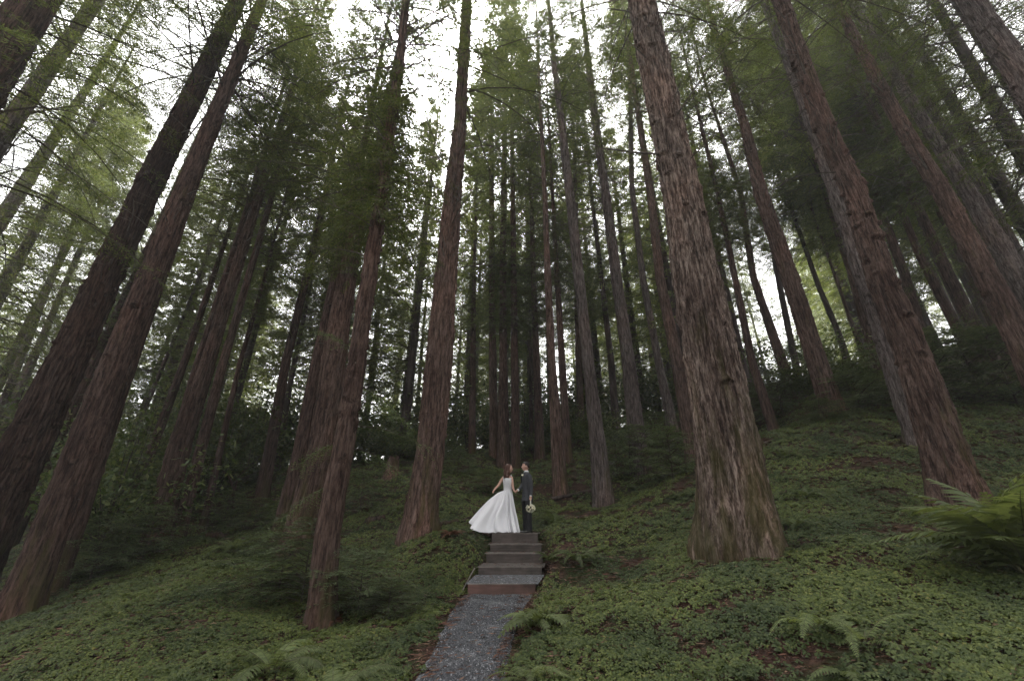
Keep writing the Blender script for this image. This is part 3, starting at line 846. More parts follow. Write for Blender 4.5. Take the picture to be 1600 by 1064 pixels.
def make_crown(name, seed, L, R0, nb, ntw, nl, leaf, wid, leafmat, lowbare=.3, pw=.75, limb=.03, upw=.25, rmin=.35, droop=.5, top=True):
    rng = np.random.default_rng(seed)
    mb = MB()
    LV = []
    for b in range(nb):
        u = (b + rng.random()) / nb
        z = L * u
        a = b * 2.399 + rng.uniform(-.5, .5)
        ln = (R0 * (1 - u) ** pw + rmin) * rng.uniform(.55, 1.12)
        d = np.array([math.cos(a), math.sin(a), 0])
        el = upw + .35 * u + rng.uniform(-.15, .15)
        ts = np.linspace(0, 1, 6)
        pts = np.outer(ts * ln, d) + np.outer(ln * (el * ts - (droop + .1 * rng.random()) * ts ** 2), [0, 0, 1]) + np.array([0, 0, z])
        sd_ = np.array([-d[1], d[0], 0])
        pts += np.outer(ts ** 2 * ln * rng.uniform(-.2, .2), sd_)
        mb.tube(pts, limb * (.35 + .65 * ln / (R0 + rmin)) * (1 - .85 * ts) + .003, 3, 0, False)
        k = max(3, int(ntw * (.5 + .5 * ln / (R0 + rmin))))
        lb = lowbare * rng.uniform(.5, 1.3)
        t = np.clip(lb + (1 - lb) * (np.arange(k) + rng.random(k)) / k, 0, 1)
        P = np.stack([np.interp(t, ts, pts[:, i]) for i in range(3)], -1)
        Td = pts[-1] - pts[0]
        Tl = np.stack([np.interp(t, ts, np.gradient(pts[:, i])) for i in range(3)], -1)
        Tl /= np.linalg.norm(Tl, axis=1)[:, None]
        sgn = np.where(np.arange(k) % 2 == 0, 1.0, -1.0)
        an = rng.uniform(.55, 1.15, k)
        an[-1] = .05
        Dv = Tl * np.cos(an)[:, None] + sd_[None] * (sgn * np.sin(an))[:, None]
        Dv[:, 2] += rng.uniform(-.35, .12, k)
        Dv /= np.linalg.norm(Dv, axis=1)[:, None]
        up = np.array([0, 0, 1.0]) + rng.uniform(-.35, .35, (k, 3))
        Nn = np.cross(np.cross(Dv, up), Dv)
        Nn /= np.linalg.norm(Nn, axis=1)[:, None]
        tl = (.34 * ln * (1 - .55 * t) + .22) * rng.uniform(.6, 1.15, k)
        keep = rng.random(k) > .12
        LV.append(spray_arrays(P[keep], Dv[keep], Nn[keep], tl[keep], nl, leaf, wid, rng, .2))
        # secondary sprays from the twigs
        k2 = keep & (tl > .5)
        if k2.any():
            P2 = P[k2] + Dv[k2] * (tl[k2] * .45)[:, None]
            for sg in (-1, 1):
                S = np.cross(Nn[k2], Dv[k2])
                D2 = Dv[k2] * .7 + S * sg * .7 + rng.uniform(-.15, .15, (k2.sum(), 3))
                D2 /= np.linalg.norm(D2, axis=1)[:, None]
                LV.append(spray_arrays(P2, D2, Nn[k2], tl[k2] * .5, max(6, nl // 2), leaf, wid, rng, .2))
        for q in range(0, k, 3):
            mb.tube([P[q], P[q] + Dv[q] * tl[q] * .8 + np.array([0, 0, -.1 * tl[q]])], [.007, .003], 3, 0, False)
    V = np.concatenate(LV)
    F4 = np.arange(len(V)).reshape(-1, 4)
    mb.add(V, F4, 1)
    return mb.build(name, [M['twig'], leafmat])


# near crowns: fine leaflets; far crowns: coarser
CROWN = [make_crown('crown', 100 + i, 20, 4.6, 112, 14, 26, .15, .017, M['leaf_crown'], lowbare=.32, limb=.035) for i in range(4)]
CROWN_L = 20.0
CROWNF = [make_crown('crown', 200 + i, 22, 3.6, 120, 10, 17, .26, .036, M['leaf_far'], lowbare=.12, limb=.03) for i in range(3)]
SLEEVE = [make_crown('trunk_sprouts', 300 + i, 6, 1.5, 120, 8, 22, .13, .017, M['leaf_crown'], lowbare=.06, pw=.25, limb=.010, rmin=.3, droop=.75) for i in range(2)]

SLEEVEF = [make_crown('trunk_sprouts', 320 + i, 6, 1.1, 100, 6, 14, .17, .030, M['leaf_far'], lowbare=.06, pw=.25, limb=.010, rmin=.3, droop=.75) for i in range(2)]

rng = np.random.default_rng(5)


def quat_z(d):
    return Vector(d).normalized().to_track_quat('Z', 'Y')


def build_tree(spec, idx):
    pts, s, foot, bark, h0, H, cs, sprouts, dead, label = spec
    P1 = at(pts[0][0], pts[0][1], s)
    yv = P1[1]
    W3, RAD = [], []
    for j, (px, py, w) in enumerate(pts):
        p = on_plane(px, py, yv)
        ray_s = yv / ray(px, py)[1]
        q = pts[min(j + 1, len(pts) - 1)] if j < len(pts) - 1 else pts[j - 1]
        dx, dy = q[0] - px, q[1] - py
        cosn = abs(dy) / math.hypot(dx, dy)
        xc, yc = (px - 800) / F, (532 - py) / F
        # silhouettes stretch off axis: undo along the direction across the trunk
        nx, ny = abs(dy) / math.hypot(dx, dy), -dx / math.hypot(dx, dy) * (1 if dy < 0 else -1)
        off = xc * nx + yc * ny
        stretch = math.sqrt(1 + off * off)
        W3.append(p)
        RAD.append(w * cosn / 2 * ray_s / F / stretch)
    W3 = np.array(W3)
    RAD = np.array(RAD)
    # foot on the ground
    if foot:
        b = W3[0].copy()
        b[2] = hz(b[0], b[1])
        W3[0] = b
    else:
        d0 = W3[1] - W3[0]
        d0 /= d0[2]
        b = W3[0].copy()
        for _ in range(8):
            b = b + d0 * (hz(b[0], b[1]) - b[2])
        RAD[0] *= 1 + .02 * (W3[0][2] - b[2])
        if b[2] < W3[0][2]:
            W3 = np.vstack([b, W3])
            RAD = np.concatenate([[RAD[0] * 1.05], RAD])
        else:
            keep = W3[:, 2] > b[2] + .5
            W3 = np.vstack([b, W3[keep]])
            RAD = np.concatenate([[RAD[0]], RAD[keep]])
    base = W3[0].copy()
    # light smoothing of upper lean, continue to the top
    dlast = (W3[-1] - W3[max(0, len(W3) - 3)])
    dlast /= np.linalg.norm(dlast)
    cur = W3[-1] - base
    hcur = cur[2]
    H = max(H, hcur + 13)
    h0 = -h0 if h0 < 0 else max(h0, hcur - 3.5)
    cs = cs * (1.0 if s > 22.5 or sprouts == 7 else 1.12)
    Pl = [np.array([0, 0, -.35])] + [w - base for w in W3]
    Rl = [RAD[0]] + list(RAD)
    nx = 4
    dl = dlast * .6 + np.array([0, 0, 1]) * .4
    dl /= dl[2]
    for j in range(1, nx + 1):
        f = j / nx
        Pl.append(cur + dl * (H - hcur) * f)
        Rl.append(max(.03, RAD[-1] * (1 - f) ** .8))
    Pl, Rl = np.array(Pl), np.array(Rl)
    root = thing('redwood_tree', label, 'tree', base, 'redwoods of the grove')
    big = max(p[2] for p in pts)
    if big >= 80:
        nseg, dz, kn = 170, .04, 64
    elif big >= 40:
        nseg, dz, kn = 96, .07, 80
    elif big >= 18:
        nseg, dz, kn = 44, .16, 36
    else:
        nseg, dz, kn = 16, .6, 0
    rough = 1.0 if big >= 80 else (.8 if big >= 40 else .6)
    if bark == 'bark_grey':
        kn = int(kn * 1.5)
    V, Fq = trunk_mesh(Pl, Rl, nseg, dz, idx + 3, rough, flare=.48 if big >= 80 else (.34 if big > 40 else .22), knots=kn, zfine=17 if big > 40 else 24)
    new_obj('trunk', mesh('trunk', V, [Fq], [M[bark]], smooth=True), root)
    rg = np.random.default_rng(idx * 13 + 1)
    mb = MB()
    add_stubs(mb, Pl, Rl, kn, 2.0, 18, .04, .20, rg, rad=.013, up=.15)
    zt = min(h0 + 4, H * .8)
    zb = zt * .42
    add_stubs(mb, Pl, Rl, int(dead * 2.6), zb, zt, .5, 2.6, rg, rad=.013, up=.12)
    if mb.V:
        new_obj('bare_branches', mb.build('bare_branches', [M['dead_wood']]), root, kind='stuff')
    Ls = np.concatenate([[0], np.cumsum(np.linalg.norm(np.diff(Pl, axis=0), axis=1))])

    def axis(h):
        return np.array([np.interp(h, Pl[:, 2], Pl[:, i]) for i in range(3)])
    far = s > 22.5
    if cs > 0:
        a, b_ = axis(h0), axis(H)
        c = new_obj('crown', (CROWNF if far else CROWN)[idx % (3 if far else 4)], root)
        c.rotation_mode = 'QUATERNION'
        c.rotation_quaternion = quat_z(b_ - a) @ Quaternion((0, 0, 1), rg.uniform(0, 6.28))
        c.location = a
        sz = (H - h0) / (22.0 if far else CROWN_L)
        c.scale = (cs * (1.5 if far else 1), cs * (1.5 if far else 1), sz)
    if sprouts:
        hh = 8.0 if s < 9 else (9.5 if not far else 8.5)
        span = sprouts * .95
        n = max(1, int(round(span / 4.5)))
        for j in range(n):
            a = axis(hh + j * 4.2)
            b_ = axis(hh + j * 4.2 + 4)
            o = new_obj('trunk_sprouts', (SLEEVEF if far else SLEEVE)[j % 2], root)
            o.rotation_mode = 'QUATERNION'
            o.rotation_quaternion = quat_z(b_ - a) @ Quaternion((0, 0, 1), rg.uniform(0, 6.28))
            o.location = a
            k = .9 if s < 9 else 1.05
            o.scale = (k, k, .9)
    return root, Pl, Rl


ROOTS = []
for i, spec in enumerate(T):
    ROOTS.append(build_tree(spec, i))

# ------------------------------------------------------------------ the forest beyond
def far_trunk(seed, Hh, r, n=9):
    rs = np.random.default_rng(seed)
    lx, ly = rs.uniform(-.4, .4, 2)
    t = np.linspace(0, 1, 7)
    P = np.stack([lx * t, ly * t, -.4 + (Hh + .4) * t], -1)
    V, Fq = trunk_mesh(P, r * (1 - .93 * t) + .02, n, 2.5, seed, 0, .25)
    return mesh('trunk', V, [Fq], [M['bark_far']], smooth=True)


FT = [far_trunk(900 + i, 34, (.26, .34, .42)[i]) for i in range(3)]
REG = {
    'l': ('distant redwood in the hazy valley woods left of the tall clean redwood', 'distant redwoods in the left woods'),
    'c': ('distant redwood beyond the crest behind the bride and groom', 'distant redwoods beyond the crest'),
    'r': ('distant redwood on the upper slope behind the right hand trunks', 'distant redwoods on the right slope'),
}
placed = [(r[0].location.x, r[0].location.y) for r in ROOTS]
cnt = 0
tries = 0
while cnt < 128 and tries < 9000:
    tries += 1
    y = 25 + 50 * rng.random() ** 1.1 if cnt > 18 else rng.uniform(25, 38)
    x = rng.uniform(-1.35, 1.4) * y
    if x < -7 and y < 27:
        continue
    px = 800 + F * x / (y * CP + 0)
    if 1262 < px < 1312:
        continue
    if min((x - a) ** 2 + (y - b) ** 2 for a, b in placed) < 2.6 ** 2:
        continue
    placed.append((x, y))
    z = hz(x, y)
    rk = 'l' if px < 640 else ('c' if px < 1090 else 'r')
    root = thing('redwood_tree', REG[rk][0], 'tree', (x, y, z), REG[rk][1], rng.uniform(0, 6.28))
    k = rng.uniform(.8, 1.2)
    t = new_obj('trunk', FT[cnt % 3], root)
    t.scale = (k, k, k)
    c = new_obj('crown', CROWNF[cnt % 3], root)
    h0 = rng.uniform(4, 9) if rk == 'l' else rng.uniform(5, 12)
    if cnt <= 18:
        h0 = rng.uniform(3, 6)
    c.location = (0, 0, h0 * k)
    c.scale = (1.45 * k, 1.45 * k, (34 - h0) / 22 * k)
    cnt += 1

# unseen redwoods added behind the viewer to dim frontal light, then more beside
bk = []
while len(bk) < 11:
    x, y = rng.uniform(-22, 22), rng.uniform(-20, -6)
    if abs(x) < 1.2 * (y + 4) + 1.5 and y > -3.5:
        continue
    if math.hypot(x, y) < 3.6 or (y > -2 and abs(x) < 9):
        continue
    if bk and min((x - a) ** 2 + (y - b) ** 2 for a, b in bk) < 3.8 ** 2:
        continue
    bk.append((x, y))
    root = thing('redwood_tree', 'unseen redwood added behind the viewpoint to block frontal light', 'tree', (x, y, hz(x, y)), 'shade redwoods added behind the viewpoint', rng.uniform(0, 6.28))
    t = new_obj('trunk', FT[len(bk) % 3], root)
    k = rng.uniform(.9, 1.15)
    t.scale = (k * 1.4, k * 1.4, k)
    c = new_obj('crown', CROWN[len(bk) % 4], root)
    h0 = rng.uniform(5, 12)
    c.location = (0, 0, h0 * k)
    c.scale = (1.15, 1.15, (33 - h0) / 20 * k)

for x, y, h0, lb in [(20, 12, 7, 'r'), (26, 18, 6, 'r'), (23, 15, 9, 'r'), (31, 24, 6, 'r'), (-23, 15, 9, 'l'), (-28, 21, 6, 'l')]:
    root = thing('redwood_tree', 'redwood whose boughs reach into the picture from beyond the %s edge' % ('right' if lb == 'r' else 'left'), 'tree', (x, y, hz(x, y)), 'redwoods beyond the %s edge' % ('right' if lb == 'r' else 'left'), rng.uniform(0, 6.28))
    t = new_obj('trunk', FT[1], root)
    t.scale = (1.2, 1.2, 1)
    c = new_obj('crown', CROWN[int(rng.integers(4))], root)
    c.location = (0, 0, h0)
    c.scale = (1.35, 1.35, (33 - h0) / 20)

# ------------------------------------------------------------------ ferns
def frond_mesh(seed, mat, length=1.0, npin=26, pin=.14, wid=.022, arch=.5, lift=.75, lobed=False):
    rs = np.random.default_rng(seed)
    mb = MB()
    t = np.linspace(0, 1, 12)
    P = np.stack([length * (t * .92), .04 * length * np.sin(t * 3) * rs.uniform(-1, 1), length * (lift * t - (arch + lift) * .62 * t ** 2.2)], -1)
    mb.tube(P, .0055 * (1 - .8 * t) + .001, 3, 0, False)
    tt = np.linspace(.14, .985, npin)
    Q = np.stack([np.interp(tt, t, P[:, i]) for i in range(3)], -1)
    G = np.stack([np.interp(tt, t, np.gradient(P[:, i])) for i in range(3)], -1)
    G /= np.linalg.norm(G, axis=1)[:, None]
    Sd = np.array([0, 1.0, 0])
    for sg in (-1, 1):
        prof = np.sin(np.clip((tt - .04) * 1.0, 0, 1) ** .55 * np.pi) ** .75
        ll = pin * length * np.maximum(.12, prof) * rs.uniform(.9, 1.08, npin)
        D = G * .42 + Sd * sg * .9 + np.array([0, 0, -1]) * rs.uniform(.0, .3, (npin, 1))
        D /= np.linalg.norm(D, axis=1)[:, None]
        w = wid * length
        a = Q - G * w * .5
        b = Q + G * w * .5
        m1 = Q + D * (ll * .5)[:, None] - G * w * .55
        m2 = Q + D * (ll * .5)[:, None] + G * w * .55
        tip = Q + D * ll[:, None] + np.array([0, 0, -1]) * (ll * .18)[:, None]
        V = np.stack([a, b, m2, m1, tip], 1).reshape(-1, 3)
        o = np.arange(npin)[:, None] * 5
        mb.add(V, np.concatenate([o + np.array([[0, 1, 2, 3]])]), 1)
        mb.add(V, o + np.array([[3, 2, 4]]), 1)
    return mb.build('frond', [M['stem'], mat])


FR = {k: [frond_mesh(i * 7 + j, M[k], npin=26 + 4 * j, pin=.15 + .02 * j, arch=.35 + .2 * j) for j in range(3)] for i, k in enumerate(('fern', 'fern_light', 'fern_dead'))}
FR['broad'] = [frond_mesh(60 + j, M['fern_light'], npin=13, pin=.22, wid=.062, arch=.5 + .1 * j, lift=.6) for j in range(2)]
FR['long'] = [frond_mesh(70 + j, M['fern_light'], npin=20, pin=.30, wid=.034, arch=.35 + .2 * j, lift=.55) for j in range(3)]


def fern(px, py, size, n, kind, label, az=None, spread=6.28, s=None, group='ferns on the forest floor', lift=0.0, name='sword_fern'):
    p = drop(px, py) if s is None else at(px, py, s)
    if p is None:
        return
    z = hz(p[0], p[1]) if s is None else p[2]
    root = thing(name, label, 'fern', (p[0], p[1], z - .01), group)
    a0 = rng.uniform(0, 6.28) if az is None else az - spread / 2
    for k in range(n):
        o = new_obj('frond', FR[kind][k % len(FR[kind])], root)
        o.rotation_euler = (rng.uniform(-.25, .25), rng.uniform(-.4, .15) + lift * rng.uniform(.4, 1.5), a0 + spread * (k + rng.uniform(.2, .8)) / n)
        q = size * rng.uniform(.75, 1.15)
        o.scale = (q, q, q)
        o.location = (0, 0, .02)
    return root


fern(425, 1052, .8, 13, 'fern_light', 'pale fern at the bottom edge, left of the path in front of the nearest trunk')
fern(520, 1100, .7, 9, 'fern_light', 'low pale fern cut off by the bottom edge, left of the gravel')
fern(1612, 905, 1.45, 24, 'long', 'large pale drooping fern at the right edge before the ruddy redwood', lift=-.7)
fern(1275, 985, .6, 7, 'fern_light', 'fern with one upright frond in the clover at bottom right')
fern(1350, 1010, .62, 7, 'fern_light', 'sprawling pale fern at bottom right beside the upright frond')
fern(1330, 1062, .4, 5, 'broad', 'leafy fern touching the bottom edge on the right')
fern(843, 980, .68, 14, 'broad', 'bright broad leafed fern on the right edge of the gravel path')
fern(825, 1068, .5, 8, 'fern_light', 'small fern on the bottom edge right of the gravel')
fern(866, 820, .85, 17, 'fern', 'arching fern right behind the groom')
fern(905, 880, .85, 12, 'fern', 'fern with long fronds on the bank beside the steps')
fern(862, 880, .55, 9, 'fern', 'small fern hanging over the right end of the steps')
fern(228, 975, .55, 4, 'fern', 'low flattened fern in the clover at left', az=.2, spread=2)
fern(362, 862, .9, 14, 'fern_light', 'yellow green fern beyond the left clover slope')
fern(318, 850, .6, 9, 'fern', 'dark fern under the left cluster of trunks')
fern(1258, 778, .65, 9, 'fern', 'dull green fern on the slope right of the biggest tree')
fern(1245, 826, .55, 9, 'fern', 'fern leaning against the right foot of the biggest tree')
fern(1225, 716, .6, 7, 'fern', 'small fern high on the slope under the slim dark trunk')
fern(985, 765, .6, 8, 'fern', 'fern below the bushy footed redwood')
fern(1062, 778, .6, 7, 'fern', 'fern on the level ground left of the biggest tree')
fern(622, 802, .7, 9, 'fern', 'fern left of the tall clean redwood')
fern(596, 770, .7, 9, 'fern', 'fern on the mossy rise beyond the nearest trunk')
fern(1440, 812, .5, 7, 'fern', 'fern at the left foot of the large ruddy redwood')
fern(1090, 758, .5, 7, 'fern', 'fern beside the reddish trunk near the biggest tree')
fern(705, 838, .42, 22, 'fern_dead', 'rust coloured dead fern heap right of the tall clean redwood', name='dead_fern')
fern(632, 842, .40, 18, 'fern_dead', 'rust coloured dead fern heap left of the tall clean redwood', name='dead_fern')
fern(22, 968, .5, 14, 'fern_dead', 'rust coloured dead fern against the big mossy redwood at left', name='dead_fern')
fern(520, 975, .3, 12, 'fern_dead', 'rust coloured dead fronds at the foot of the nearest trunk', name='dead_fern')

# ------------------------------------------------------------------ shrubs
SHR = [make_crown('foliage', 400 + i, 1.7, 1.0, 40, 9, 20, .115, .013, M['leaf_shrub'], lowbare=.15, pw=.6, limb=.008, rmin=.12, droop=.35, upw=.45) for i in range(3)]


def broad_mesh(seed):
    rs = np.random.default_rng(seed)
    mb = MB()
    tips = []
    for b in range(26):
        a, e = rs.uniform(0, 6.28), rs.uniform(.5, 1.4)
        d = np.array([math.cos(a) * math.cos(e), math.sin(a) * math.cos(e), math.sin(e)])
        ln = rs.uniform(.8, 2.0)
        t = np.linspace(0, 1, 6)
        side = rs.uniform(-.3, .3, 3)
        P = np.outer(t * ln, d) + np.outer(t ** 2 * ln, side)
        mb.tube(P, .012 * (1 - .8 * t), 3, 0, False)
        for q in range(9):
            tt = rs.uniform(.3, 1)
            tips.append(d * tt * ln + side * tt * tt * ln + rs.normal(0, .12, 3))
    tips = np.array(tips)
    n = 15
    C = np.repeat(tips, n, 0) + rs.normal(0, .11, (len(tips) * n, 3))
    k = len(C)
    u = rs.normal(0, 1, (k, 3))
    u[:, 2] *= .5
    u /= np.linalg.norm(u, axis=1)[:, None]
    v = np.cross(u, rs.normal(0, .5, (k, 3)) + np.array([0, 0, 1]))
    v /= np.linalg.norm(v, axis=1)[:, None]
    sz = rs.uniform(.03, .06, (k, 1))
    V = np.stack([C - u * sz, C + v * sz * .5, C + u * sz, C - v * sz * .5], 1).reshape(-1, 3)
    mb.add(V, np.arange(4 * k).reshape(-1, 4), 1)
    return mb.build('foliage', [M['twig'], M['leaf_broad']])


BRD = [broad_mesh(500 + i) for i in range(3)]
STEM = MB()
STEM.tube([(0, 0, -.1), (.01, 0, .6), (.03, .02, 1.6)], [.03, .02, .005], 6)
STEM_ME = STEM.build('stem', [M['twig']])


def shrub(px, py, s, hgt, wdt, kind, label, group='shrubs among the trunks', name=None):
    p = drop(px, py) if s is None else at(px, py, s)
    if p is None:
        return
    z = hz(p[0], p[1])
    root = thing(name or ('young_redwood' if kind == 'r' else 'broadleaf_shrub'), label, 'shrub', (p[0], p[1], z), group, rng.uniform(0, 6.28))
    lib = SHR if kind == 'r' else BRD
    o = new_obj('foliage', lib[int(rng.integers(3))], root)
    o.scale = (wdt, wdt, hgt / 1.8)
    o.location = (0, 0, .02)
    o = new_obj('stem', STEM_ME, root)
    o.scale = (max(.6, hgt / 2.5),) * 2 + (hgt / 1.8,)
    return root


for a in [
    (470, 945, None, 1.5, 1.25, 'r', 'young redwood growing at the left foot of the nearest trunk'),
    (435, 925, None, 1.1, 1.2, 'r', 'low feathery sapling left of the nearest trunk'),
    (560, 955, None, 1.0, 1.05, 'r', 'feathery sapling right of the nearest trunk'),
    (605, 965, None, .6, .8, 'r', 'tiny sapling spreading over the clover right of the nearest trunk'),
    (425, 868, None, 1.2, 1.1, 'r', 'feathery sapling in front of the thick ruddy redwood'),
    (562, 800, None, 1.6, 1.1, 'r', 'sapling between the nearest trunk and the tall clean redwood'),
    (1008, 752, None, 2.4, 1.5, 'r', 'tallest bush about the foot of the redwood right of the speckled trunk'),
    (965, 745, None, 2.0, 1.3, 'r', 'bush between the speckled trunk and the bushy footed redwood'),
    (1052, 748, None, 1.9, 1.4, 'r', 'bush left of the biggest tree, rightmost of the bush cluster'),
    (1030, 720, None, 2.6, 1.7, 'r', 'bush behind the bushy footed redwood'),
    (760, 770, None, .9, 1.1, 'r', 'low dark sapling just behind the bride'),
    (715, 742, None, 1.3, 1.2, 'r', 'bush on the mossy rise between clean redwood and bride'),
    (690, 700, None, 2.0, 1.6, 'b', 'leafy bush on the crest right of the tall clean redwood'),
    (830, 705, None, 1.2, 1.3, 'b', 'leafy bush on the crest behind the groom'),
    (905, 690, None, 1.8, 1.6, 'b', 'leafy bush on the crest behind the speckled trunk'),
    (930, 700, None, 2.6, 1.8, 'b', 'tall leafy bush behind the speckled trunk'),
    (1180, 668, None, 2.0, 1.6, 'r', 'bush beside the slim dark trunk right of the biggest tree'),
    (1225, 652, None, 2.2, 1.8, 'r', 'bush between the two slim trunks right of the biggest tree'),
    (1345, 640, None, 1.5, 1.9, 'r', 'feathery thicket right of the smooth brown redwood'),
    (1290, 660, None, .8, 1.3, 'r', 'low thicket in front of the smooth brown redwood'),
    (1330, 612, None, 2.4, 1.9, 'b', 'leafy thicket on the skyline under the bright sky gap'),
    (1265, 620, None, 2.4, 1.8, 'b', 'leafy thicket behind the smooth brown redwood'),
    (1400, 640, None, 2.6, 1.9, 'r', 'dark thicket left of the large ruddy redwood'),
    (1480, 628, None, 3.0, 2.2, 'r', 'dark bush bank right of the large ruddy redwood, left end'),
    (1540, 632, None, 3.2, 2.4, 'r', 'dark bush bank on the right slope, middle and tallest'),
    (1592, 636, None, 3.0, 2.4, 'r', 'dark bush bank cut off by the right edge'),
    (140, 905, None, 1.7, 1.3, 'r', 'dark sapling right of the big mossy redwood'),
    (185, 885, None, 1.4, 1.5, 'r', 'sapling left of the cluster of trunks'),
    (222, 872, None, 1.6, 1.4, 'r', 'sapling at the left foot of the stout redwood'),
    (155, 850, 15, 4.5, 2.2, 'b', 'tall broadleaf thicket between the big mossy redwood and the cluster'),
    (105, 830, 17, 5.5, 2.4, 'b', 'broadleaf thicket behind the big mossy redwood'),
    (190, 800, 21, 5.5, 2.8, 'b', 'high broadleaf thicket behind the slim dark trunk on the left'),
    (330, 800, 22, 4.5, 2.6, 'b', 'broadleaf thicket right of the cluster of trunks'),
    (370, 790, 25, 6.0, 3.0, 'b', 'tall broadleaf thicket beyond the crooked bough'),
    (260, 770, 27, 7.5, 3.4, 'b', 'tallest broadleaf thicket, filling the view behind the cluster'),
    (430, 760, 29, 5.5, 3.0, 'b', 'broadleaf thicket behind the slim straight redwood'),
    (40, 800, 24, 8.0, 3.4, 'b', 'big broadleaf thicket at the left edge'),
    (545, 745, 26, 3.4, 2.4, 'b', 'broadleaf thicket on the crest between thick redwood and clean redwood'),
    (620, 730, 27, 2.8, 2.4, 'b', 'broadleaf bush above the broken stump'),
    (395, 830, None, 1.2, 1.4, 'r', 'low sapling below the slim straight redwood'),
    (350, 815, None, 1.3, 1.4, 'r', 'low sapling below the pole thin trunk'),
]:
    shrub(*a)

for (px, yy, hh, ww) in [(470, 31, 7, 3.4), (520, 33, 6, 3.2), (575, 30, 5, 3.0), (625, 33, 6, 3.4), (680, 35, 6, 3.2), (725, 33, 5.5, 3), (765, 36, 6, 3.2), (822, 34, 6, 3.2), (855, 37, 6.5, 3.2), (900, 34, 6, 3.2), (950, 35, 6.5, 3.4), (1005, 33, 6, 3.2), (1055, 35, 6, 3.4), (1150, 31, 5, 3), (1215, 32, 5, 3), (1345, 31, 4.5, 3), (395, 34, 8, 3.6)]:
    x = (px - 800) / F * yy * .93
    z = hz(x, yy)
    root = thing('broadleaf_shrub', 'green brush filling the gaps beyond the crest of the slope', 'shrub', (x, yy, z - .2), 'brush beyond the crest', rng.uniform(0, 6.28))
    o = new_obj('foliage', BRD[int(rng.integers(3))], root)
    o.scale = (ww, ww, hh / 1.8)
    o = new_obj('stem', STEM_ME, root)
    o.scale = (1.5, 1.5, hh / 1.8)

# low spray of the nearest trunk reaching right across the gap
root, Pl, Rl = ROOTS[19]
mbl = MB()
LV = []
rs = np.random.default_rng(77)
b0 = np.array(root.location)
for (x0, y0, x1, y1, sgn) in [(548, 665, 668, 700, 1), (545, 700, 625, 742, 1), (548, 640, 610, 640, 1), (556, 600, 640, 668, 1), (540, 690, 470, 728, -1), (530, 755, 440, 812, -1), (560, 560, 500, 520, -1)]:
    a = on_plane(x0, y0, b0[1]) - b0
    b = on_plane(x1, y1, b0[1] + rs.uniform(-.3, .6)) - b0
    t = np.linspace(0, 1, 8)
    P = a + np.outer(t, b - a) + np.outer(np.sin(t * 3.14) * .12, [0, 0, 1])
    mbl.tube(P, .012 * (1 - .8 * t), 4, 0, False)
    k = 26
    tt = np.linspace(.2, 1, k)
    Q = np.stack([np.interp(tt, t, P[:, i]) for i in range(3)], -1)
    d = (b - a) / np.linalg.norm(b - a)
    sd_ = np.cross(d, [0, 0, 1])
    sg = np.where(np.arange(k) % 2 == 0, 1.0, -1.0)
    D = d * .6 + sd_[None] * (sg * .8)[:, None] + rs.uniform(-.45, .2, (k, 3)) * np.array([.3, .3, 1])
    D /= np.linalg.norm(D, axis=1)[:, None]
    Nn = np.cross(np.cross(D, np.array([0, 0, 1.0]) + rs.uniform(-.3, .3, (k, 3))), D)
    Nn /= np.linalg.norm(Nn, axis=1)[:, None]
    LV.append(spray_arrays(Q, D, Nn, rs.uniform(.2, .5, k), 16, .07, .013, rs, .5))
V = np.concatenate(LV)
mbl.add(V, np.arange(len(V)).reshape(-1, 4), 1)
new_obj('low_branches', mbl.build('low_branches', [M['twig'], M['leaf_shrub']]), root, label='low leafy sprays reaching out on both sides', kind='stuff')

# long bare limb of the biggest tree
root, Pl, Rl = ROOTS[35]
b0 = np.array(root.location)
mb = MB()
P = np.array([on_plane(x, y, b0[1]) for x, y in [(1036, 246), (1012, 250), (985, 256), (960, 257), (932, 262)]]) - b0
P[:, 1] += np.array([0, -.1, -.25, -.35, -.5]) - .1
mb.tube(P, [.034, .028, .024, .02, .012], 6)
P2 = np.array([on_plane(x, y, b0[1]) for x, y in [(1034, 240), (1018, 258), (1000, 263)]]) - b0
mb.tube(P2, [.024, .018, .006], 5)
new_obj('bare_limb', mb.build('bare_limb', [M['dead_wood']]), root, label='long bare pale limb sticking out to the left')

# ------------------------------------------------------------------ fallen wood, stump
def log(pts, rad, mat, label, name='fallen_log', cat='log'):
    P = []
    for (px, py) in pts:
        p = drop(px, py)
        P.append([p[0], p[1], hz(p[0], p[1]) + rad * .7])
    P = np.array(P)
    mb = MB()
    t = np.linspace(0, 1, 14)
    u = np.linspace(0, 1, len(P))
    Q = np.stack([np.interp(t, u, P[:, i]) for i in range(3)], -1)
    c = Q[0].copy()
    Q = Q - c
    Q[:, 2] += .01 * rng.normal(size=14)
    mb.tube(Q, rad * (1 + .12 * rng.normal(size=14)) * (1 - .35 * t), 9)
    o = new_obj(name, mb.build(name, [M[mat]], True), None, c, label=label, category=cat)


log([(682, 824), (708, 820), (736, 812)], .085, 'bark_dark', 'dark fallen log lying left of the bride\'s train')
log([(862, 782), (885, 778), (925, 769)], .09, 'bark_far', 'grey fallen log behind the groom at the foot of the straight redwood')
log([(870, 745), (905, 752)], .12, 'bark_dark', 'short dark log between straight and speckled redwoods')
log([(572, 822), (600, 812)], .14, 'bark_dark', 'mossy rotting log right of the nearest trunk')
log([(345, 842), (322, 840)], .13, 'bark_dark', 'short log under the pole thin trunk at left')
log([(118, 893), (150, 888), (190, 879)], .03, 'dead_wood', 'pale fallen branch right of the big mossy redwood', 'fallen_branch', 'branch')
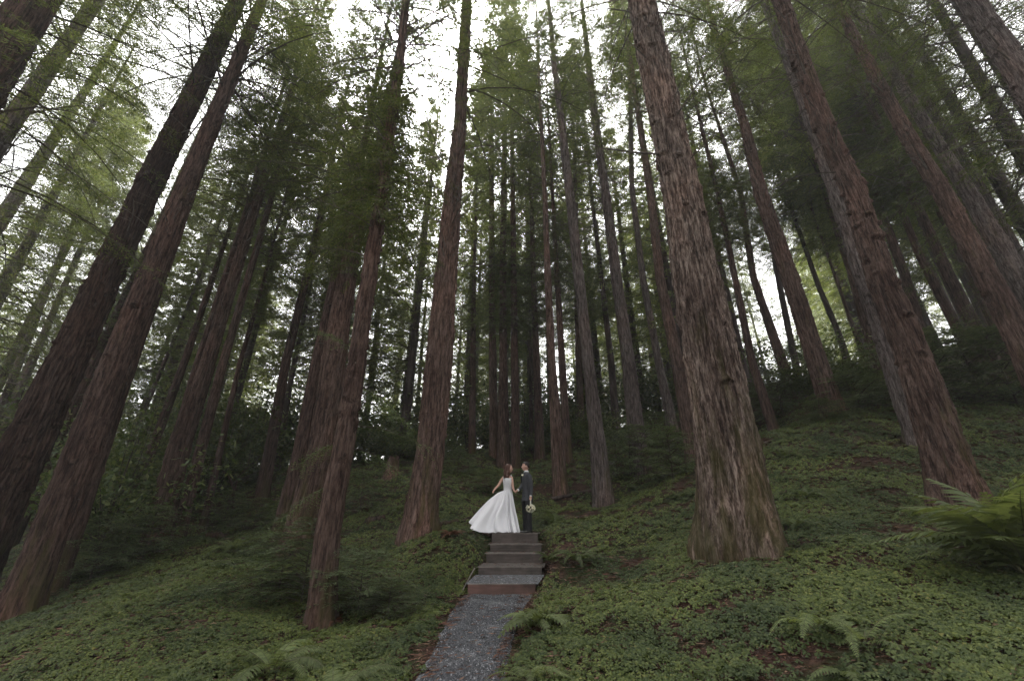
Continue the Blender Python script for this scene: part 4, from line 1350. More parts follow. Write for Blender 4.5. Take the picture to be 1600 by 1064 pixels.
#log([(1310, 733), (1370, 731), (1432, 727)], .11, 'bark_dark', 'dark half buried log crossing the right slope')
log([(735, 790), (738, 806)], .02, 'dead_wood', 'small stick leaning left of the bride', 'fallen_branch', 'branch')
log([(745, 700), (770, 692)], .1, 'bark_far', 'grey log on the crest left of the leafy clump')
log([(1395, 620), (1470, 622)], .12, 'bark_far', 'pale log high on the right slope')
log([(945, 932), (925, 958)], .012, 'dead_wood', 'thin forked twig on the litter right of the steps', 'fallen_branch', 'branch')
log([(945, 940), (960, 965)], .010, 'dead_wood', 'thin twig crossing the litter below the forked one', 'fallen_branch', 'branch')
log([(345, 950), (352, 968)], .012, 'dead_wood', 'short upright looking twig in the left clover', 'fallen_branch', 'branch')

# broken stump with jagged rim
p = drop(612, 746)
root = thing('tree_stump', 'broken reddish stump on the mossy rise left of the tall clean redwood', 'stump', (p[0], p[1], hz(p[0], p[1])))
a = np.linspace(0, 2 * np.pi, 24, endpoint=False)
rows = []
for k, (z, r) in enumerate([(-.2, .55), (0, .48), (.3, .36), (.7, .28), (1, .24)]):
    rr = r * (1 + .15 * np.cos(a * 4 + k) + .06 * np.sin(a * 9))
    zz = z + (k == 4) * (.3 * np.abs(np.sin(a * 2.5)) - .25) + (k == 3) * (.1 * np.sin(a * 3) - .1)
    rows.append(np.stack([rr * np.cos(a), rr * np.sin(a), np.full(24, 1.0) * zz], -1))
rows.append(rows[-1] * np.array([.35, .35, 1]) - np.array([0, 0, .25]))
new_obj('stump_wood', mesh('stump_wood', np.array(rows).reshape(-1, 3), [grid_faces(6, 24, True)], [M['bark_red']], smooth=False), root)

# crooked bare understory tree
p = at(365, 822, 20)
root = thing('crooked_tree', 'small crooked bare tree beside the pole thin trunk on the left', 'tree', (p[0], p[1], hz(p[0], p[1])))
yv = p[1]
b0 = np.array(root.location)
mb = MB()
for L_, r in [([(365, 830), (363, 800), (366, 765), (358, 745), (346, 733), (345, 715)], .07), ([(366, 768), (372, 745), (388, 728), (392, 700)], .035), ([(346, 733), (330, 722), (318, 700)], .03), ([(360, 806), (340, 806), (318, 800), (292, 808)], .06), ([(345, 715), (352, 690), (348, 668)], .03)]:
    P = np.array([on_plane(x, y, yv) for x, y in L_]) - b0
    t = np.linspace(0, 1, len(P))
    mb.tube(P, r * (1 - .7 * t), 6, 0, False)
new_obj('trunk', mb.build('trunk', [M['bark_dark']], True), root)

# ------------------------------------------------------------------ clover carpet and litter (uncountable)
def visible_points(n, y0, y1, seed):
    rs = np.random.default_rng(seed)
    y = np.sqrt(rs.uniform(y0 ** 2, y1 ** 2, n))
    x = rs.uniform(-1.3, 1.3, n) * y
    return x, y


def off_path(x, y, m=.0):
    c, w = np.interp(y, PY, PX), np.interp(y, PY, PW)
    ed = np.abs(x - c) - w
    return (ed > m) | (y > 13.6)


def clover_field(n, y0, y1, size, seed, tall=.07):
    x, y = visible_points(n, y0, y1, seed)
    rs = np.random.default_rng(seed + 1)
    den = fbm(x * .5, y * .5, 21) * .28 + fbm(x * 1.6, y * 1.6, 25) * .55
    # litter shows: right of the path foot, on the path edges, around big trunks
    bare = .5 * np.exp(-(((x - 1.6) / 1.5) ** 2 + ((y - 8.6) / 2.0) ** 2)) + .45 * np.exp(-(((x + 2.6) / .8) ** 2 + ((y - 7.5) / .8) ** 2))
    bare -= .6 * np.exp(-(((x - 3.1) / .9) ** 2 + ((y - 5.9) / .7) ** 2))
    bare += .2 * np.exp(-(((x - 3.6) / 1.6) ** 2 + ((y - 6.9) / .7) ** 2)) + .12 * np.exp(-(((x - 2.2) / 1.2) ** 2 + ((y - 5.2) / 1.2) ** 2))
    bare += .7 * np.exp(-(((x - 2.4) / 1.6) ** 2 + ((y - 16.3) / .9) ** 2)) + .5 * np.exp(-(((x - 6.5) / 3) ** 2 + ((y - 15) / .7) ** 2))
    c, w = np.interp(y, PY, PX), np.interp(y, PY, PW)
    ed = np.abs(x - c) - w
    edge = np.clip(1 - ed / .35, 0, 1) * (y < 13.2) * .8
    keep = (den + .33 - bare * 1.1 - edge + rs.uniform(-.42, .42, n) > 0) & (ed > -.06)
    keep |= (y > 13.8) & (den + .45 - bare > 0)
    dd = np.min([np.hypot(x - q[0], y - q[1]) - q[2] for q in FEET], axis=0)
    keep &= dd > .06 + .22 * rs.random(n) ** 2
    x, y = x[keep], y[keep]
    n = len(x)
    g = height(x, y)
    e = .15
    gxn = (height(x + e, y) - g) / e
    gyn = (height(x, y + e) - g) / e
    nrm = np.stack([-gxn, -gyn, np.ones(n)], -1)
    clump = .5 + .5 * vnoise(x * 2.6, y * 2.6, 31)
    hgt = tall * (.25 + 1.0 * clump) * rs.uniform(.6, 1.25, n) * min(2.2, size)
    nrm += rs.normal(0, .28, (n, 3))
    nrm[:, 1] -= .12
    nrm /= np.linalg.norm(nrm, axis=1)[:, None]
    a = rs.uniform(0, 6.28, n)
    t1 = np.cross(nrm, np.stack([np.cos(a), np.sin(a), np.zeros(n)], -1))
    t1 /= np.linalg.norm(t1, axis=1)[:, None]
    t2 = np.cross(nrm, t1)
    C = np.stack([x, y, g + hgt], -1)
    sz = (.034 * size * rs.uniform(.65, 1.25, n))[:, None]
    Vs, q = [], 0
    for k in range(3):
        th = k * 2.094
        d = t1 * math.cos(th) + t2 * math.sin(th)
        s_ = -t1 * math.sin(th) + t2 * math.cos(th)
        tip = C + d * sz * 1.0 - nrm * sz * .15
        l = C + d * sz * .85 + s_ * sz * .62 - nrm * sz * .38
        r_ = C + d * sz * .85 - s_ * sz * .62 - nrm * sz * .38
        Vs += [C, r_, tip, l]
    V = np.stack(Vs, 1).reshape(-1, 3)
    o = np.arange(n)[:, None] * 12
    Fq = np.concatenate([o + np.array([[4 * k, 4 * k + 1, 4 * k + 2, 4 * k + 3]]) for k in range(3)])
    # keep the three leaflets one island each: fine colour variation
    return V, Fq


FEET = [(r[0].location.x, r[0].location.y, float(r[2][0]) * 1.15) for r in ROOTS]
mb = MB()
for (n, y0, y1, sz, sd2) in [(44000, 2.6, 6.5, 1.1, 1), (66000, 6.5, 11, 1.1, 2), (52000, 11, 18, 1.6, 3), (46000, 18, 36, 2.7, 4)]:
    V, Fq = clover_field(n, y0, y1, sz, sd2)
    mb.add(V, Fq, 0)
new_obj('clover_carpet', mb.build('clover_carpet', [M['clover']]), kind='stuff', label='green wood sorrel leaves covering the forest floor')


def litter(n, y0, y1, size, seed):
    x, y = visible_points(n, y0, y1, seed)
    rs = np.random.default_rng(seed + 1)
    c, w = np.interp(y, PY, PX), np.interp(y, PY, PW)
    ed = np.abs(x - c) - w
    keep = (ed > -.14) | (y > 13.5) | (rs.random(n) < .12)
    keep &= ~((y > 10) & (y < 12.3) & (ed < .02))
    x, y = x[keep], y[keep]
    n = len(x)
    g = height(x, y)
    onp = np.abs(x - np.interp(y, PY, PX)) < np.interp(y, PY, PW)
    g = np.where(onp & (y < 10.1), np.interp(y, PY, PZ) + .012, g) + rs.uniform(.004, .03, n)
    a = rs.uniform(0, 3.14, n)
    ln = size * rs.uniform(.5, 1.4, n)
    d = np.stack([np.cos(a), np.sin(a), rs.uniform(-.12, .12, n)], -1)
    s_ = np.stack([-np.sin(a), np.cos(a), rs.uniform(-.6, .6, n)], -1)
    C = np.stack([x, y, g], -1)
    b = d * ln[:, None]
    w_ = s_ * (.0045 * (1 + ln * 10) * (size / .07) ** .5)[:, None]
    V = np.stack([C - b, C + w_ + [0, 0, .006], C + b, C - w_], 1).reshape(-1, 3)
    return V, np.arange(4 * n).reshape(-1, 4)


mb = MB()
for (n, y0, y1, sz, sd2) in [(22000, 2.6, 7, .05, 51), (30000, 7, 13, .08, 52), (16000, 13, 24, .16, 53)]:
    V, Fq = litter(n, y0, y1, sz, sd2)
    mb.add(V, Fq, 0)
new_obj('needle_litter', mb.build('needle_litter', [M['needles']]), kind='stuff', label='red brown fallen redwood needles and twigs on the ground')

# ------------------------------------------------------------------ people
def skin_body(name, verts, edges, radii, mat, levels=2):
    me = bpy.data.meshes.new(name)
    me.from_pydata([tuple(v) for v in verts], edges, [])
    o = bpy.data.objects.new('tmp_body', me)
    COL.objects.link(o)
    md = o.modifiers.new('skin', 'SKIN')
    md.use_smooth_shade = True
    for i, sv in enumerate(me.skin_vertices[0].data):
        r = radii[i]
        sv.radius = (r, r) if np.isscalar(r) else r
        sv.use_root = (i == 0)
    sb = o.modifiers.new('sub', 'SUBSURF')
    sb.levels = levels
    sb.render_levels = levels
    bpy.context.view_layer.update()
    dg = bpy.context.evaluated_depsgraph_get()
    m2 = bpy.data.meshes.new_from_object(o.evaluated_get(dg))
    m2.name = name
    bpy.data.objects.remove(o)
    m2.materials.clear()
    m2.materials.append(mat)
    m2.polygons.foreach_set('use_smooth', np.ones(len(m2.polygons), dtype=bool))
    return m2


def loft(name, rings, mat, nseg=40, fn=None, cap=(False, False)):
    """rings: (cx,cy,cz,rx,ry[,tiltx]) -> smooth tube"""
    a = np.linspace(0, 2 * np.pi, nseg, endpoint=False)
    rings = np.array(rings, dtype=float)
    k = len(rings)
    u = np.linspace(0, 1, k)
    t = np.linspace(0, 1, (k - 1) * 4 + 1)
    RI = np.stack([np.interp(t, u, rings[:, i]) for i in range(rings.shape[1])], -1)
    for _ in range(2):
        RI[1:-1] = .25 * RI[:-2] + .5 * RI[1:-1] + .25 * RI[2:]
    V = []
    for j, r in enumerate(RI):
        x = r[0] + r[3] * np.cos(a)
        y = r[1] + r[4] * np.sin(a)
        z = r[2] + (r[5] if len(r) > 5 else 0) * np.cos(a)
        V.append(np.stack([x, y, z + 0 * a], -1))
    V = np.array(V)
    if fn is not None:
        V = fn(V, t, a)
    FS = [grid_faces(len(t), nseg, True)]
    VV = V.reshape(-1, 3)
    if cap[0]:
        FS.append(np.array([list(range(nseg))[::-1]]))
    if cap[1]:
        FS.append(np.array([list(range(len(VV) - nseg, len(VV)))]))
    return mesh(name, VV, FS, [mat], smooth=True)


def head_mesh(c, r, face, skin_i=0):
    """head profile with brow, nose, lips and chin; face = +1 looks to +x, -1 to -x"""
    mb = MB()
    nu, nv = 32, 26
    th = np.linspace(.03, np.pi - .03, nv)
    ph = np.linspace(0, 2 * np.pi, nu, endpoint=False)
    TH, PH = np.meshgrid(th, ph, indexing='ij')
    sx, sy, sz = .098 * r, .076 * r, .118 * r
    x = np.sin(TH) * np.cos(PH)
    y = np.sin(TH) * np.sin(PH)
    z = np.cos(TH)
    # jaw narrows
    low = np.clip(-z, 0, 1)
    X = sx * x * (1 - .22 * low * (x < 0)) + .012 * r * low
    Y = sy * y * (1 - .42 * low ** 1.3)
    Z = sz * z
    fr = np.clip(x, 0, 1) ** 3
    mid = np.exp(-(y / .22) ** 2)
    X += r * fr * mid * (.026 * np.exp(-((z + .08) / .12) ** 2) + .008 * np.exp(-((z + .45) / .07) ** 2) + .012 * np.exp(-((z + .78) / .12) ** 2))
    X -= r * fr * (.008 * np.exp(-((z - .12) / .10) ** 2) + .006 * np.exp(-((z + .60) / .06) ** 2))
    X -= r * .012 * np.exp(-((np.abs(y) - .42) / .17) ** 2) * np.exp(-((z - .1) / .12) ** 2) * (x > 0)
    V = np.stack([c[0] + face * X, c[1] + Y, c[2] + Z], -1).reshape(-1, 3)
    return V, grid_faces(nv, nu, True), (nu, nv)


BY = 12.72   # depth at which the couple stands

# ---- bride
bride = thing('person', 'bride in a white satin gown with long brown hair, holding out her skirt', 'person', (-.12, BY, 0), 'bride and groom')
B0 = np.array([-.12, BY, 0])


def vb(x, z, dy=0.0):
    return np.array([x, BY + dy, z]) - B0


def chain(verts, edges, radii, start, pts, rs_):
    prev = start
    for p_, r_ in zip(pts, rs_):
        verts.append(p_)
        radii.append(r_)
        edges.append((prev, len(verts) - 1))
        prev = len(verts) - 1
    return prev


v, e, r_ = [vb(-.10, 1.0)], [], [.11]
w1 = chain(v, e, r_, 0, [vb(-.11, 1.12), vb(-.115, 1.25), vb(-.12, 1.37)], [.095, .105, .10])
nk = chain(v, e, r_, w1, [vb(-.12, 1.44), vb(-.115, 1.50), vb(-.105, 1.58)], [.06, .043, .045])
# left arm of the picture: out and down to the lifted skirt
sh = chain(v, e, r_, w1, [vb(-.235, 1.415, .02)], [.048])
el_ = chain(v, e, r_, sh, [vb(-.30, 1.33, 0), vb(-.36, 1.22, -.02), vb(-.43, 1.15, -.05), vb(-.49, 1.08, -.09)], [.043, .036, .031, .021])
hd = chain(v, e, r_, el_, [vb(-.515, 1.05, -.10)], [(.026, .018)])
for k, (dx, dz, dy) in enumerate([(-.02, -.045, -.01), (-.008, -.05, 0), (.004, -.048, .01), (.014, -.04, .018)]):
    chain(v, e, r_, hd, [vb(-.515 + dx * .6, 1.045 + dz * .5, -.10 + dy), vb(-.515 + dx + .01, 1.045 + dz, -.10 + dy * 1.2)], [.0095, .007])
chain(v, e, r_, hd, [vb(-.495, 1.045, -.12), vb(-.488, 1.02, -.125)], [.010, .008])
# other arm: down to the groom's hand
sh = chain(v, e, r_, w1, [vb(-.01, 1.41, -.04)], [.046])
el_ = chain(v, e, r_, sh, [vb(.005, 1.30, -.07), vb(.02, 1.19, -.09), vb(.04, 1.11, -.11), vb(.055, 1.06, -.12)], [.041, .035, .030, .021])
hd = chain(v, e, r_, el_, [vb(.07, 1.035, -.12)], [(.025, .018)])
for k, (dx, dz) in enumerate([(.045, -.012), (.047, -.022), (.043, -.032), (.034, -.040)]):
    chain(v, e, r_, hd, [vb(.07 + dx * .55, 1.035 + dz * .5, -.125 + .006 * k), vb(.07 + dx, 1.035 + dz, -.12 + .006 * k)], [.0095, .007])
chain(v, e, r_, hd, [vb(.085, 1.045, -.135), vb(.105, 1.04, -.14)], [.010, .008])
body_me = skin_body('body', v, e, r_, M['skin'], 2)
# join the head (overlapping neck) into the body mesh
import bmesh


def add_to(me, V, Fq, mat_i=0):
    bm = bmesh.new()
    bm.from_mesh(me)
    vs = [bm.verts.new(tuple(p)) for p in V]
    for f in Fq:
        try:
            fc = bm.faces.new([vs[i] for i in f])
            fc.smooth = True
            fc.material_index = mat_i
        except ValueError:
            pass
    bm.to_mesh(me)
    bm.free()


hc = vb(-.085, 1.655)
V, Fq, _ = head_mesh(hc, 1.0, 1)
add_to(body_me, V, Fq)
new_obj('body', body_me, bride)
mb = MB()
mb.ball(hc + np.array([.078, -.032, .012]), .010, 0, 8, 6, (.5, 1.2, .6))
mb.ball(hc + np.array([.078, .032, .012]), .010, 0, 8, 6, (.5, 1.2, .6))
new_obj('eye', mb.build('eye', [M['eye']], True), bride)
mb = MB()
mb.ball(hc + np.array([.094, -.004, -.050]), .014, 0, 8, 6, (.5, 1.3, .42))
new_obj('mouth', mb.build('mouth', [M['lip']], True), bride)
# hair: cap plus long wavy fall to the chest
nu, nv = 36, 34
a = np.linspace(0, 2 * np.pi, nu, endpoint=False)
rows = []
for k in range(nv):
    t = k / (nv - 1)
    z = 1.785 - .44 * t
    if t < .3:
        q = math.sin(math.acos(max(-1, 1 - t / .3)))
        rx, ry = .112 * q + .004, .096 * q + .004
        cx = -.100
    else:
        f = (t - .3) / .7
        rx, ry = .112 - .022 * f + .022 * math.sin(f * 3.1), .096 + .03 * math.sin(f * 2.6)
        cx = -.100 - .025 * f
    x = rx * np.cos(a)
    y = ry * np.sin(a)
    if t > .1:      # face opening on the +x side
        x = np.where(np.cos(a) > .35, np.minimum(x, .035 - .055 * min(1, (t - .1) / .25) + .045 * np.abs(np.sin(a))), x)
    wv = .008 * np.sin(a * 11 + t * 9) * min(1, t * 2) + .006 * np.sin(t * 22 + a * 3)
    rows.append(np.stack([cx + .12 + x * (1 + wv * 8), y * (1 + wv * 8), np.full(nu, z) + .012 * np.sin(a * 7) * t], -1))
V = np.array(rows).reshape(-1, 3)
new_obj('hair', mesh('hair', V, [grid_faces(nv, nu, True)[:, ::-1], np.array([list(range(nu))])], [M['hair_b']], smooth=True), bride)
mb = MB()
rs = np.random.default_rng(3)
for k in range(26):     # locks over shoulder and back
    x0 = -.13 + rs.uniform(-.06, .05)
    y0 = rs.choice([-1, 1]) * rs.uniform(.03, .085) if k > 8 else -rs.uniform(.06, .09)
    tt = np.linspace(0, 1, 8)
    P = np.stack([x0 + .12 + .02 * np.sin(tt * 9 + k) + (-.05 + .1 * rs.random()) * tt, y0 + .012 * np.cos(tt * 8 + k) - .03 * tt, 1.70 - (.32 + .12 * rs.random()) * tt], -1)
    mb.tube(P, .013 * np.sin(np.clip(tt * 2.6 + .4, 0, 3.0)) + .002, 5, 0, False)
new_obj('hair_locks', mb.build('hair_locks', [M['hair_b']], True), bride)


# gown: bodice with deep neckline, then a swept satin skirt
def bod(V, t, a):
    # lift the sides (straps), cut the front V between the breasts toward camera/right
    top = np.clip((t - .72) / .28, 0, 1)[:, None]
    A = a[None]
    front = np.exp(-((np.angle(np.exp(1j * (A - (-1.57))))) / .8) ** 2)
    back = np.exp(-((np.angle(np.exp(1j * (A - 1.57)))) / .5) ** 2)
    V[..., 2] -= top * (.24 * front + .14 * back)
    V[..., 1] -= .018 * np.exp(-((t[:, None] - .62) / .2) ** 2) * np.clip(-np.sin(A), 0, 1)
    return V


bm_ = loft('bodice', [(-.0, 0, 1.035, .118, .100), (.005, 0, 1.09, .112, .094), (.01, 0, 1.18, .124, .108), (.008, -.005, 1.28, .138, .124), (.0, -.002, 1.37, .132, .117), (.0, 0, 1.44, .128, .110), (0, 0, 1.50, .104, .088)], M['lace'], 48, bod)
new_obj('bodice', bm_, bride)
ns, nr = 220, 60
a = np.linspace(0, 2 * np.pi, ns, endpoint=False)
wx, wy, wz = .128, .108, 1.06
rs = np.random.default_rng(8)
folds = np.zeros(ns)
for (k, am) in [(7, .45), (11, .50), (16, .42), (23, .22)]:
    folds += am * np.sin(a * k + rs.uniform(0, 6.28) + .7 * np.sin(a * 3 + k))
folds = np.tanh(folds * 1.5) * .8
lefti = np.clip(-np.cos(a), 0, 1)          # how far to the lifted side
fronti = np.clip(-np.sin(a), 0, 1)
hx = np.where(np.cos(a) > 0, .31 * np.cos(a), 1.02 * np.cos(a))
hy = .42 * np.sin(a) * (1 + .15 * lefti)
hzv = .012 + .27 * lefti ** 9 + .02 * np.abs(np.sin(a * 15))
cxk = np.where(np.cos(a) > 0, .16 * np.cos(a) , .44 * np.cos(a))
rows = []
for k in range(nr):
    t = k / (nr - 1)
    b0_, b1_, b2_ = (1 - t) ** 2, 2 * t * (1 - t), t * t
    ctrx = cxk
    ctry = .20 * np.sin(a)
    ctrz = .62 + .34 * lefti ** 3
    x = b0_ * wx * np.cos(a) + b1_ * ctrx + b2_ * hx
    y = b0_ * wy * np.sin(a) + b1_ * ctry + b2_ * hy
    z = b0_ * wz + b1_ * ctrz + b2_ * hzv
    amp = (.012 * min(1, t * 8) + (.125 * t ** .8)) * (1 + .3 * lefti)
    nxv, nyv = np.cos(a), np.sin(a)
    ash = (a + .30 * t * t * np.sin(a + .8) + .05 * np.sin(t * 7 + a * 2)) % (2 * np.pi)
    fo = np.interp(ash, a, folds, period=2 * np.pi) * (.75 + .25 * np.sin(a * 4 + t * 5))
    x = x + nxv * fo * amp
    y = y + nyv * fo * amp * 1.3
    z = z + fo * amp * .25 * lefti
    z = np.maximum(z, .006 + .004 * np.sin(a * 33))
    rows.append(np.stack([x, y, z], -1))
V = np.array(rows).reshape(-1, 3)
new_obj('skirt', mesh('skirt', V, [grid_faces(nr, ns, True)[:, ::-1]], [M['satin']], smooth=True), bride)
mb = MB()
tt = np.linspace(0, 2 * np.pi, 40)
mb.tube(np.stack([.122 * np.cos(tt), .102 * np.sin(tt), 1.062 + 0 * tt], -1), .012, 6, 0, False)
new_obj('waistband', mb.build('waistband', [M['satin']], True), bride)

# ---- groom
groom = thing('person', 'groom in a charcoal jacket and black trousers facing the bride, bouquet in hand', 'person', (.40, BY, 0), 'bride and groom')


def vg(x, z, dy=0.0):
    return np.array([x - .40, dy, z])


v, e, r_ = [vg(.41, 1.0)], [], [.13]
w1 = chain(v, e, r_, 0, [vg(.415, 1.15), vg(.42, 1.30), vg(.42, 1.42)], [.12, .13, .12])
nk = chain(v, e, r_, w1, [vg(.415, 1.51), vg(.40, 1.58), vg(.395, 1.64)], [.065, .055, .055])
# arm reaching to the bride
sh = chain(v, e, r_, w1, [vg(.40, 1.45, .11)], [.055])
ar = chain(v, e, r_, sh, [vg(.345, 1.33, .09), vg(.29, 1.22, .02), vg(.235, 1.14, -.05), vg(.155, 1.07, -.11)], [.05, .045, .038, .024])
hd = chain(v, e, r_, ar, [vg(.125, 1.05, -.115)], [(.030, .021)])
for k, (dx, dz) in enumerate([(-.052, .004), (-.055, -.010), (-.052, -.022), (-.042, -.032)]):
    chain(v, e, r_, hd, [vg(.125 + dx * .55, 1.045 + dz * .5, -.145 + .006 * k), vg(.125 + dx, 1.04 + dz, -.145 + .008 * k)], [.011, .008])
chain(v, e, r_, hd, [vg(.115, 1.065, -.13), vg(.095, 1.065, -.135)], [.012, .009])
# arm down, holding the bouquet
sh = chain(v, e, r_, w1, [vg(.50, 1.44, -.05)], [.06])
ar = chain(v, e, r_, sh, [vg(.515, 1.32, -.11), vg(.52, 1.18, -.13), vg(.515, 1.04, -.15), vg(.505, .92, -.165)], [.052, .046, .038, .026])
hd = chain(v, e, r_, ar, [vg(.50, .87, -.165)], [(.028, .038)])
for k in range(4):
    yy = -.185 + .014 * k
    chain(v, e, r_, hd, [vg(.515, .83, yy), vg(.495, .805, yy - .005), vg(.478, .82, yy - .003)], [.011, .010, .008])
chain(v, e, r_, hd, [vg(.475, .85, -.185), vg(.475, .825, -.195)], [.012, .009])
# legs
for sx, dy in ((-.055, .09), (.055, -.07)):
    chain(v, e, r_, 0, [vg(.41 + sx, .88, dy), vg(.41 + sx, .5, dy), vg(.415 + sx, .12, dy)], [.085, .058, .045])
gb = skin_body('body', v, e, r_, M['skin'], 2)
hc = vg(.385, 1.715)
V, Fq, _ = head_mesh(hc, 1.05, -1)
add_to(gb, V, Fq[:, ::-1])
mbx = MB()
for sy in (-1,):
    mbx.ball(hc + np.array([.012, sy * .078, -.005]), .022, 0, 8, 6, (.7, .35, 1.25))
add_to(gb, np.concatenate(mbx.V[:1]), mbx.F[0])
new_obj('body', gb, groom)
mb = MB()
mb.ball(hc + np.array([-.082, -.034, .012]), .010, 0, 8, 6, (.5, 1.2, .6))
mb.ball(hc + np.array([-.082, .034, .012]), .010, 0, 8, 6, (.5, 1.2, .6))
new_obj('eye', mb.build('eye', [M['eye']], True), groom)
# hair: short, fuller on top
nu, nv = 32, 18
a = np.linspace(0, 2 * np.pi, nu, endpoint=False)
rows = []
for k in range(nv):
    t = k / (nv - 1)
    th = .05 + t * 1.95
    q = math.sin(th)
    x = (.105 + .004 * np.sin(a * 5 + k)) * q * np.cos(a)
    y = (.083 + .004 * np.cos(a * 6 + k)) * q * np.sin(a)
    z = .124 * math.cos(th) + .008
    face_cut = np.cos(a) < -.25
    zz = np.where(face_cut, np.maximum(z, .055 + .02 * np.cos(a)), z)
    zz = np.where(np.abs(np.cos(a)) < .4, np.maximum(zz, -.005), zz)
    x = np.where(face_cut & (z < .055), x * .86, x)
    rows.append(np.stack([x + .008, y, np.full(nu, 1.0) * zz], -1) + hc)
V = np.array(rows).reshape(-1, 3)
new_obj('hair', mesh('hair', V, [grid_faces(nv, nu, True)[:, ::-1], np.array([list(range(nu))])], [M['hair_g']], smooth=True), groom)


# jacket torso
def jk(V, t, a):
    V[..., 0] += .012 * np.sin(a * 2)[None] * np.exp(-((t[:, None] - .2) / .15) ** 2)
    return V


jm = loft('jacket', [(.02, 0, .80, .155, .190), (.02, 0, .86, .152, .188), (.018, 0, 1.00, .142, .175), (.018, 0, 1.12, .132, .165), (.02, 0, 1.26, .148, .185), (.02, 0, 1.38, .152, .205), (.018, 0, 1.47, .135, .20), (.012, 0, 1.53, .085, .11), (.005, 0, 1.56, .068, .075)], M['jacket'], 44, jk, (True, False))
jo = new_obj('jacket', jm, groom)


def sleeve(pts, rad, name='sleeve'):
    mb = MB()
    P = np.array(pts)
    u = np.linspace(0, 1, len(P))
    t = np.linspace(0, 1, 22)
    Q = np.stack([np.interp(t, u, P[:, i]) for i in range(3)], -1)
    Rd = np.interp(t, u, rad)
    for _ in range(2):
        Q[1:-1] = .25 * Q[:-2] + .5 * Q[1:-1] + .25 * Q[2:]
    Rd = Rd * (1 + .04 * np.sin(t * 38) * np.sin(t * 3.1))
    mb.tube(Q, Rd, 14, 0, True)
    return mb.build(name, [M['jacket']], True)


new_obj('sleeve', sleeve([vg(.41, 1.46, .14), vg(.36, 1.36, .12), vg(.29, 1.22, .02), vg(.24, 1.14, -.05), vg(.175, 1.085, -.10)], [.07, .072, .062, .052, .040]), jo)
new_obj('sleeve', sleeve([vg(.43, 1.47, -.14), vg(.485, 1.36, -.17), vg(.515, 1.20, -.165), vg(.515, 1.05, -.16), vg(.505, .935, -.165)], [.07, .072, .062, .053, .042]), jo)
mb = MB()
for p_, q_ in (((vg(.185, 1.09, -.098)), vg(.15, 1.068, -.112)), (vg(.505, .94, -.165), vg(.503, .915, -.165))):
    mb.tube([p_, q_], .034, 10)
new_obj('shirt_cuff', mb.build('shirt_cuff', [M['shirt']], True), groom)
# shirt front, collar, lapels, boutonniere
new_obj('shirt_collar', loft('shirt_collar', [(.0, 0, 1.535, .073, .078), (-.004, 0, 1.575, .064, .066), (-.006, 0, 1.60, .062, .063)], M['shirt'], 28), groom)
mb = MB()
mb.add([vg(.285, 1.53, -.05), vg(.285, 1.53, .05), vg(.262, 1.30, .0), vg(.34, 1.575, -.05), vg(.34, 1.575, .05)], [(0, 1, 2)])
mb.add([vg(.285, 1.53, -.05), vg(.285, 1.53, .05), vg(.34, 1.575, .05), vg(.34, 1.575, -.05)], [(0, 1, 2, 3)])
new_obj('shirt_front', mb.build('shirt_front', [M['shirt']]), groom)
mb = MB()
mb.tube([vg(.30, 1.54, 0), vg(.272, 1.50, 0), vg(.258, 1.38, 0), vg(.262, 1.28, 0)], [.014, .016, .022, .018], 6)
new_obj('necktie', mb.build('necktie', [M['trouser']], True), groom)
mb = MB()
for sg in (-1, 1):
    P = np.array([vg(.33, 1.59, sg * .065), vg(.285, 1.50, sg * .085), vg(.262, 1.40, sg * .075), vg(.258, 1.26, sg * .02)])
    mb.tube(P, [.014, .026, .024, .010], 6, 0, True, (1, .35))
new_obj('lapel', mb.build('lapel', [M['trouser']], True), jo)
mb = MB()
for k in range(14):
    q = rs.normal(0, 1, 3)
    q /= np.linalg.norm(q)
    mb.ball(vg(.290, 1.47, -.115) + q * .016, .017, 0, 6, 5, (1, .6, .8))
mb.ball(vg(.295, 1.43, -.115), .014, 1, 6, 5, (.6, .6, 1.6))
new_obj('boutonniere', mb.build('boutonniere', [M['petal'], M['stemgreen']], True), groom)
# trousers: hips and two legs
mb = MB()
for sx, dy in ((-.045, .095), (.045, -.085)):
    P = np.array([vg(.415 + sx * .3, .92, dy * .55), vg(.41 + sx, .80, dy * .95), vg(.405 + sx, .55, dy), vg(.41 + sx, .30, dy), vg(.415 + sx, .055, dy)])
    u = np.linspace(0, 1, 5)
    t = np.linspace(0, 1, 20)
    Q = np.stack([np.interp(t, u, P[:, i]) for i in range(3)], -1)
    Rd = np.interp(t, u, [.135, .108, .084, .075, .080]) * (1 + .02 * np.sin(t * 30))
    mb.tube(Q, Rd, 16, 0, True)
new_obj('trousers', mb.build('trousers', [M['trouser']], True), groom)
mb2 = None
for sx, dy in ((-.045, .095), (.045, -.085)):
    mb = MB()
    P = np.array([vg(.49 + sx, .045, dy), vg(.45 + sx, .055, dy), vg(.38 + sx, .05, dy - .01), vg(.30 + sx, .032, dy - .02), vg(.245 + sx, .024, dy - .02)])
    mb.tube(P, [.030, .042, .042, .036, .018], 10, 0, True, (1.0, .8))
    V = mb.V[0]
    V[:, 2] = np.maximum(V[:, 2], 0.004)
    mb.box(.455 - .40 + sx, .50 - .40 + sx, dy - .03, dy + .03, 0.002, .028, 0)
    new_obj('shoe', mb.build('shoe', [M['shoe']], True), groom)

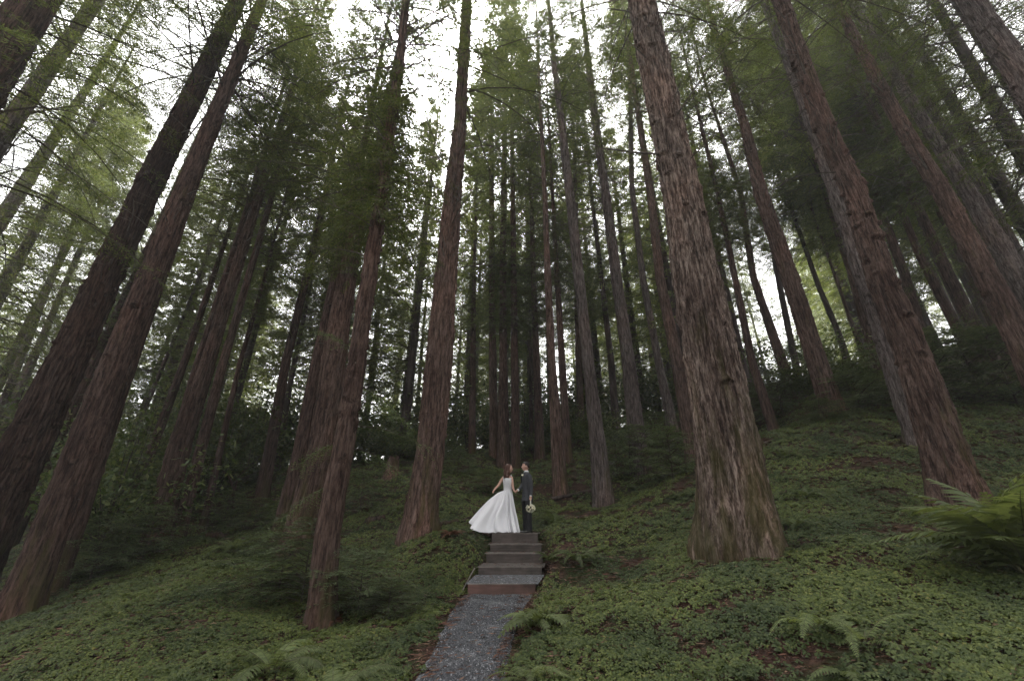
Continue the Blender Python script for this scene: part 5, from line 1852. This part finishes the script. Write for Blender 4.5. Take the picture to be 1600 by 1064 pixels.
# ---- bouquet held by the groom, flowers down
bq = thing('bouquet', 'round bouquet of white roses and greenery hanging from the groom\'s hand', 'bouquet', (.495, BY - .17, .64))
rs = np.random.default_rng(21)
mb = MB()
mb.tube([(0, 0, .245), (0, 0, .05)], [.016, .022], 8)
new_obj('stem_wrap', mb.build('stem_wrap', [M['ribbon']], True), bq)
for k in range(22):
    z = 1 - 2 * (k + .5) / 22
    ph = k * 2.4
    q = np.array([math.sqrt(1 - z * z) * math.cos(ph), math.sqrt(1 - z * z) * math.sin(ph), z * .8])
    c = q * .105 + np.array([0, 0, -.03])
    mb = MB()
    mb.ball((0, 0, 0), .017, 0, 7, 5)
    for j in range(7):
        an = j * .9
        d = np.array([math.cos(an), math.sin(an), .25])
        rr = .020 + .004 * (j % 2)
        n_ = 5
        V = [d * rr + np.array([-d[1], d[0], 0]) * .016 * s1 + np.array([0, 0, .014 * s2]) for s1, s2 in ((-1, -1), (1, -1), (1.1, .6), (0, 1.3), (-1.1, .6))]
        mb.add(V, [(0, 1, 2, 3, 4)])
    o = new_obj('rose', mb.build('rose', [M['petal']], False), bq)
    o.location = c
    o.rotation_mode = 'QUATERNION'
    o.rotation_quaternion = quat_z(q)
    o.scale = (1.15,) * 3
LVb = []
P = rs.normal(0, 1, (40, 3))
P /= np.linalg.norm(P, axis=1)[:, None]
up = np.cross(P, rs.normal(0, 1, (40, 3)))
up /= np.linalg.norm(up, axis=1)[:, None]
V = spray_arrays(P * .08 + np.array([0, 0, -.03]), P, up, np.full(40, .07), 6, .03, .008, rs, .1)
new_obj('greenery', mesh('greenery', V, [np.arange(len(V)).reshape(-1, 4)], [M['fern_light']]), bq)

# ------------------------------------------------------------------ thin mist between the trees
hm = bpy.data.materials.new('mist')
hm.use_nodes = True
hn = hm.node_tree
for n in list(hn.nodes):
    hn.nodes.remove(n)
ho = hn.nodes.new('ShaderNodeOutputMaterial')
hv = hn.nodes.new('ShaderNodeVolumePrincipled')
hv.inputs['Color'].default_value = (0.86, 0.88, 0.86, 1)
hv.inputs['Density'].default_value = 0.0014
hv.inputs['Anisotropy'].default_value = 0.2
hn.links.new(hv.outputs[0], ho.inputs['Volume'])
mb = MB()
mb.box(-170, 170, -60, 170, -60, 75)
new_obj('haze', mb.build('haze', [hm]), kind='stuff')
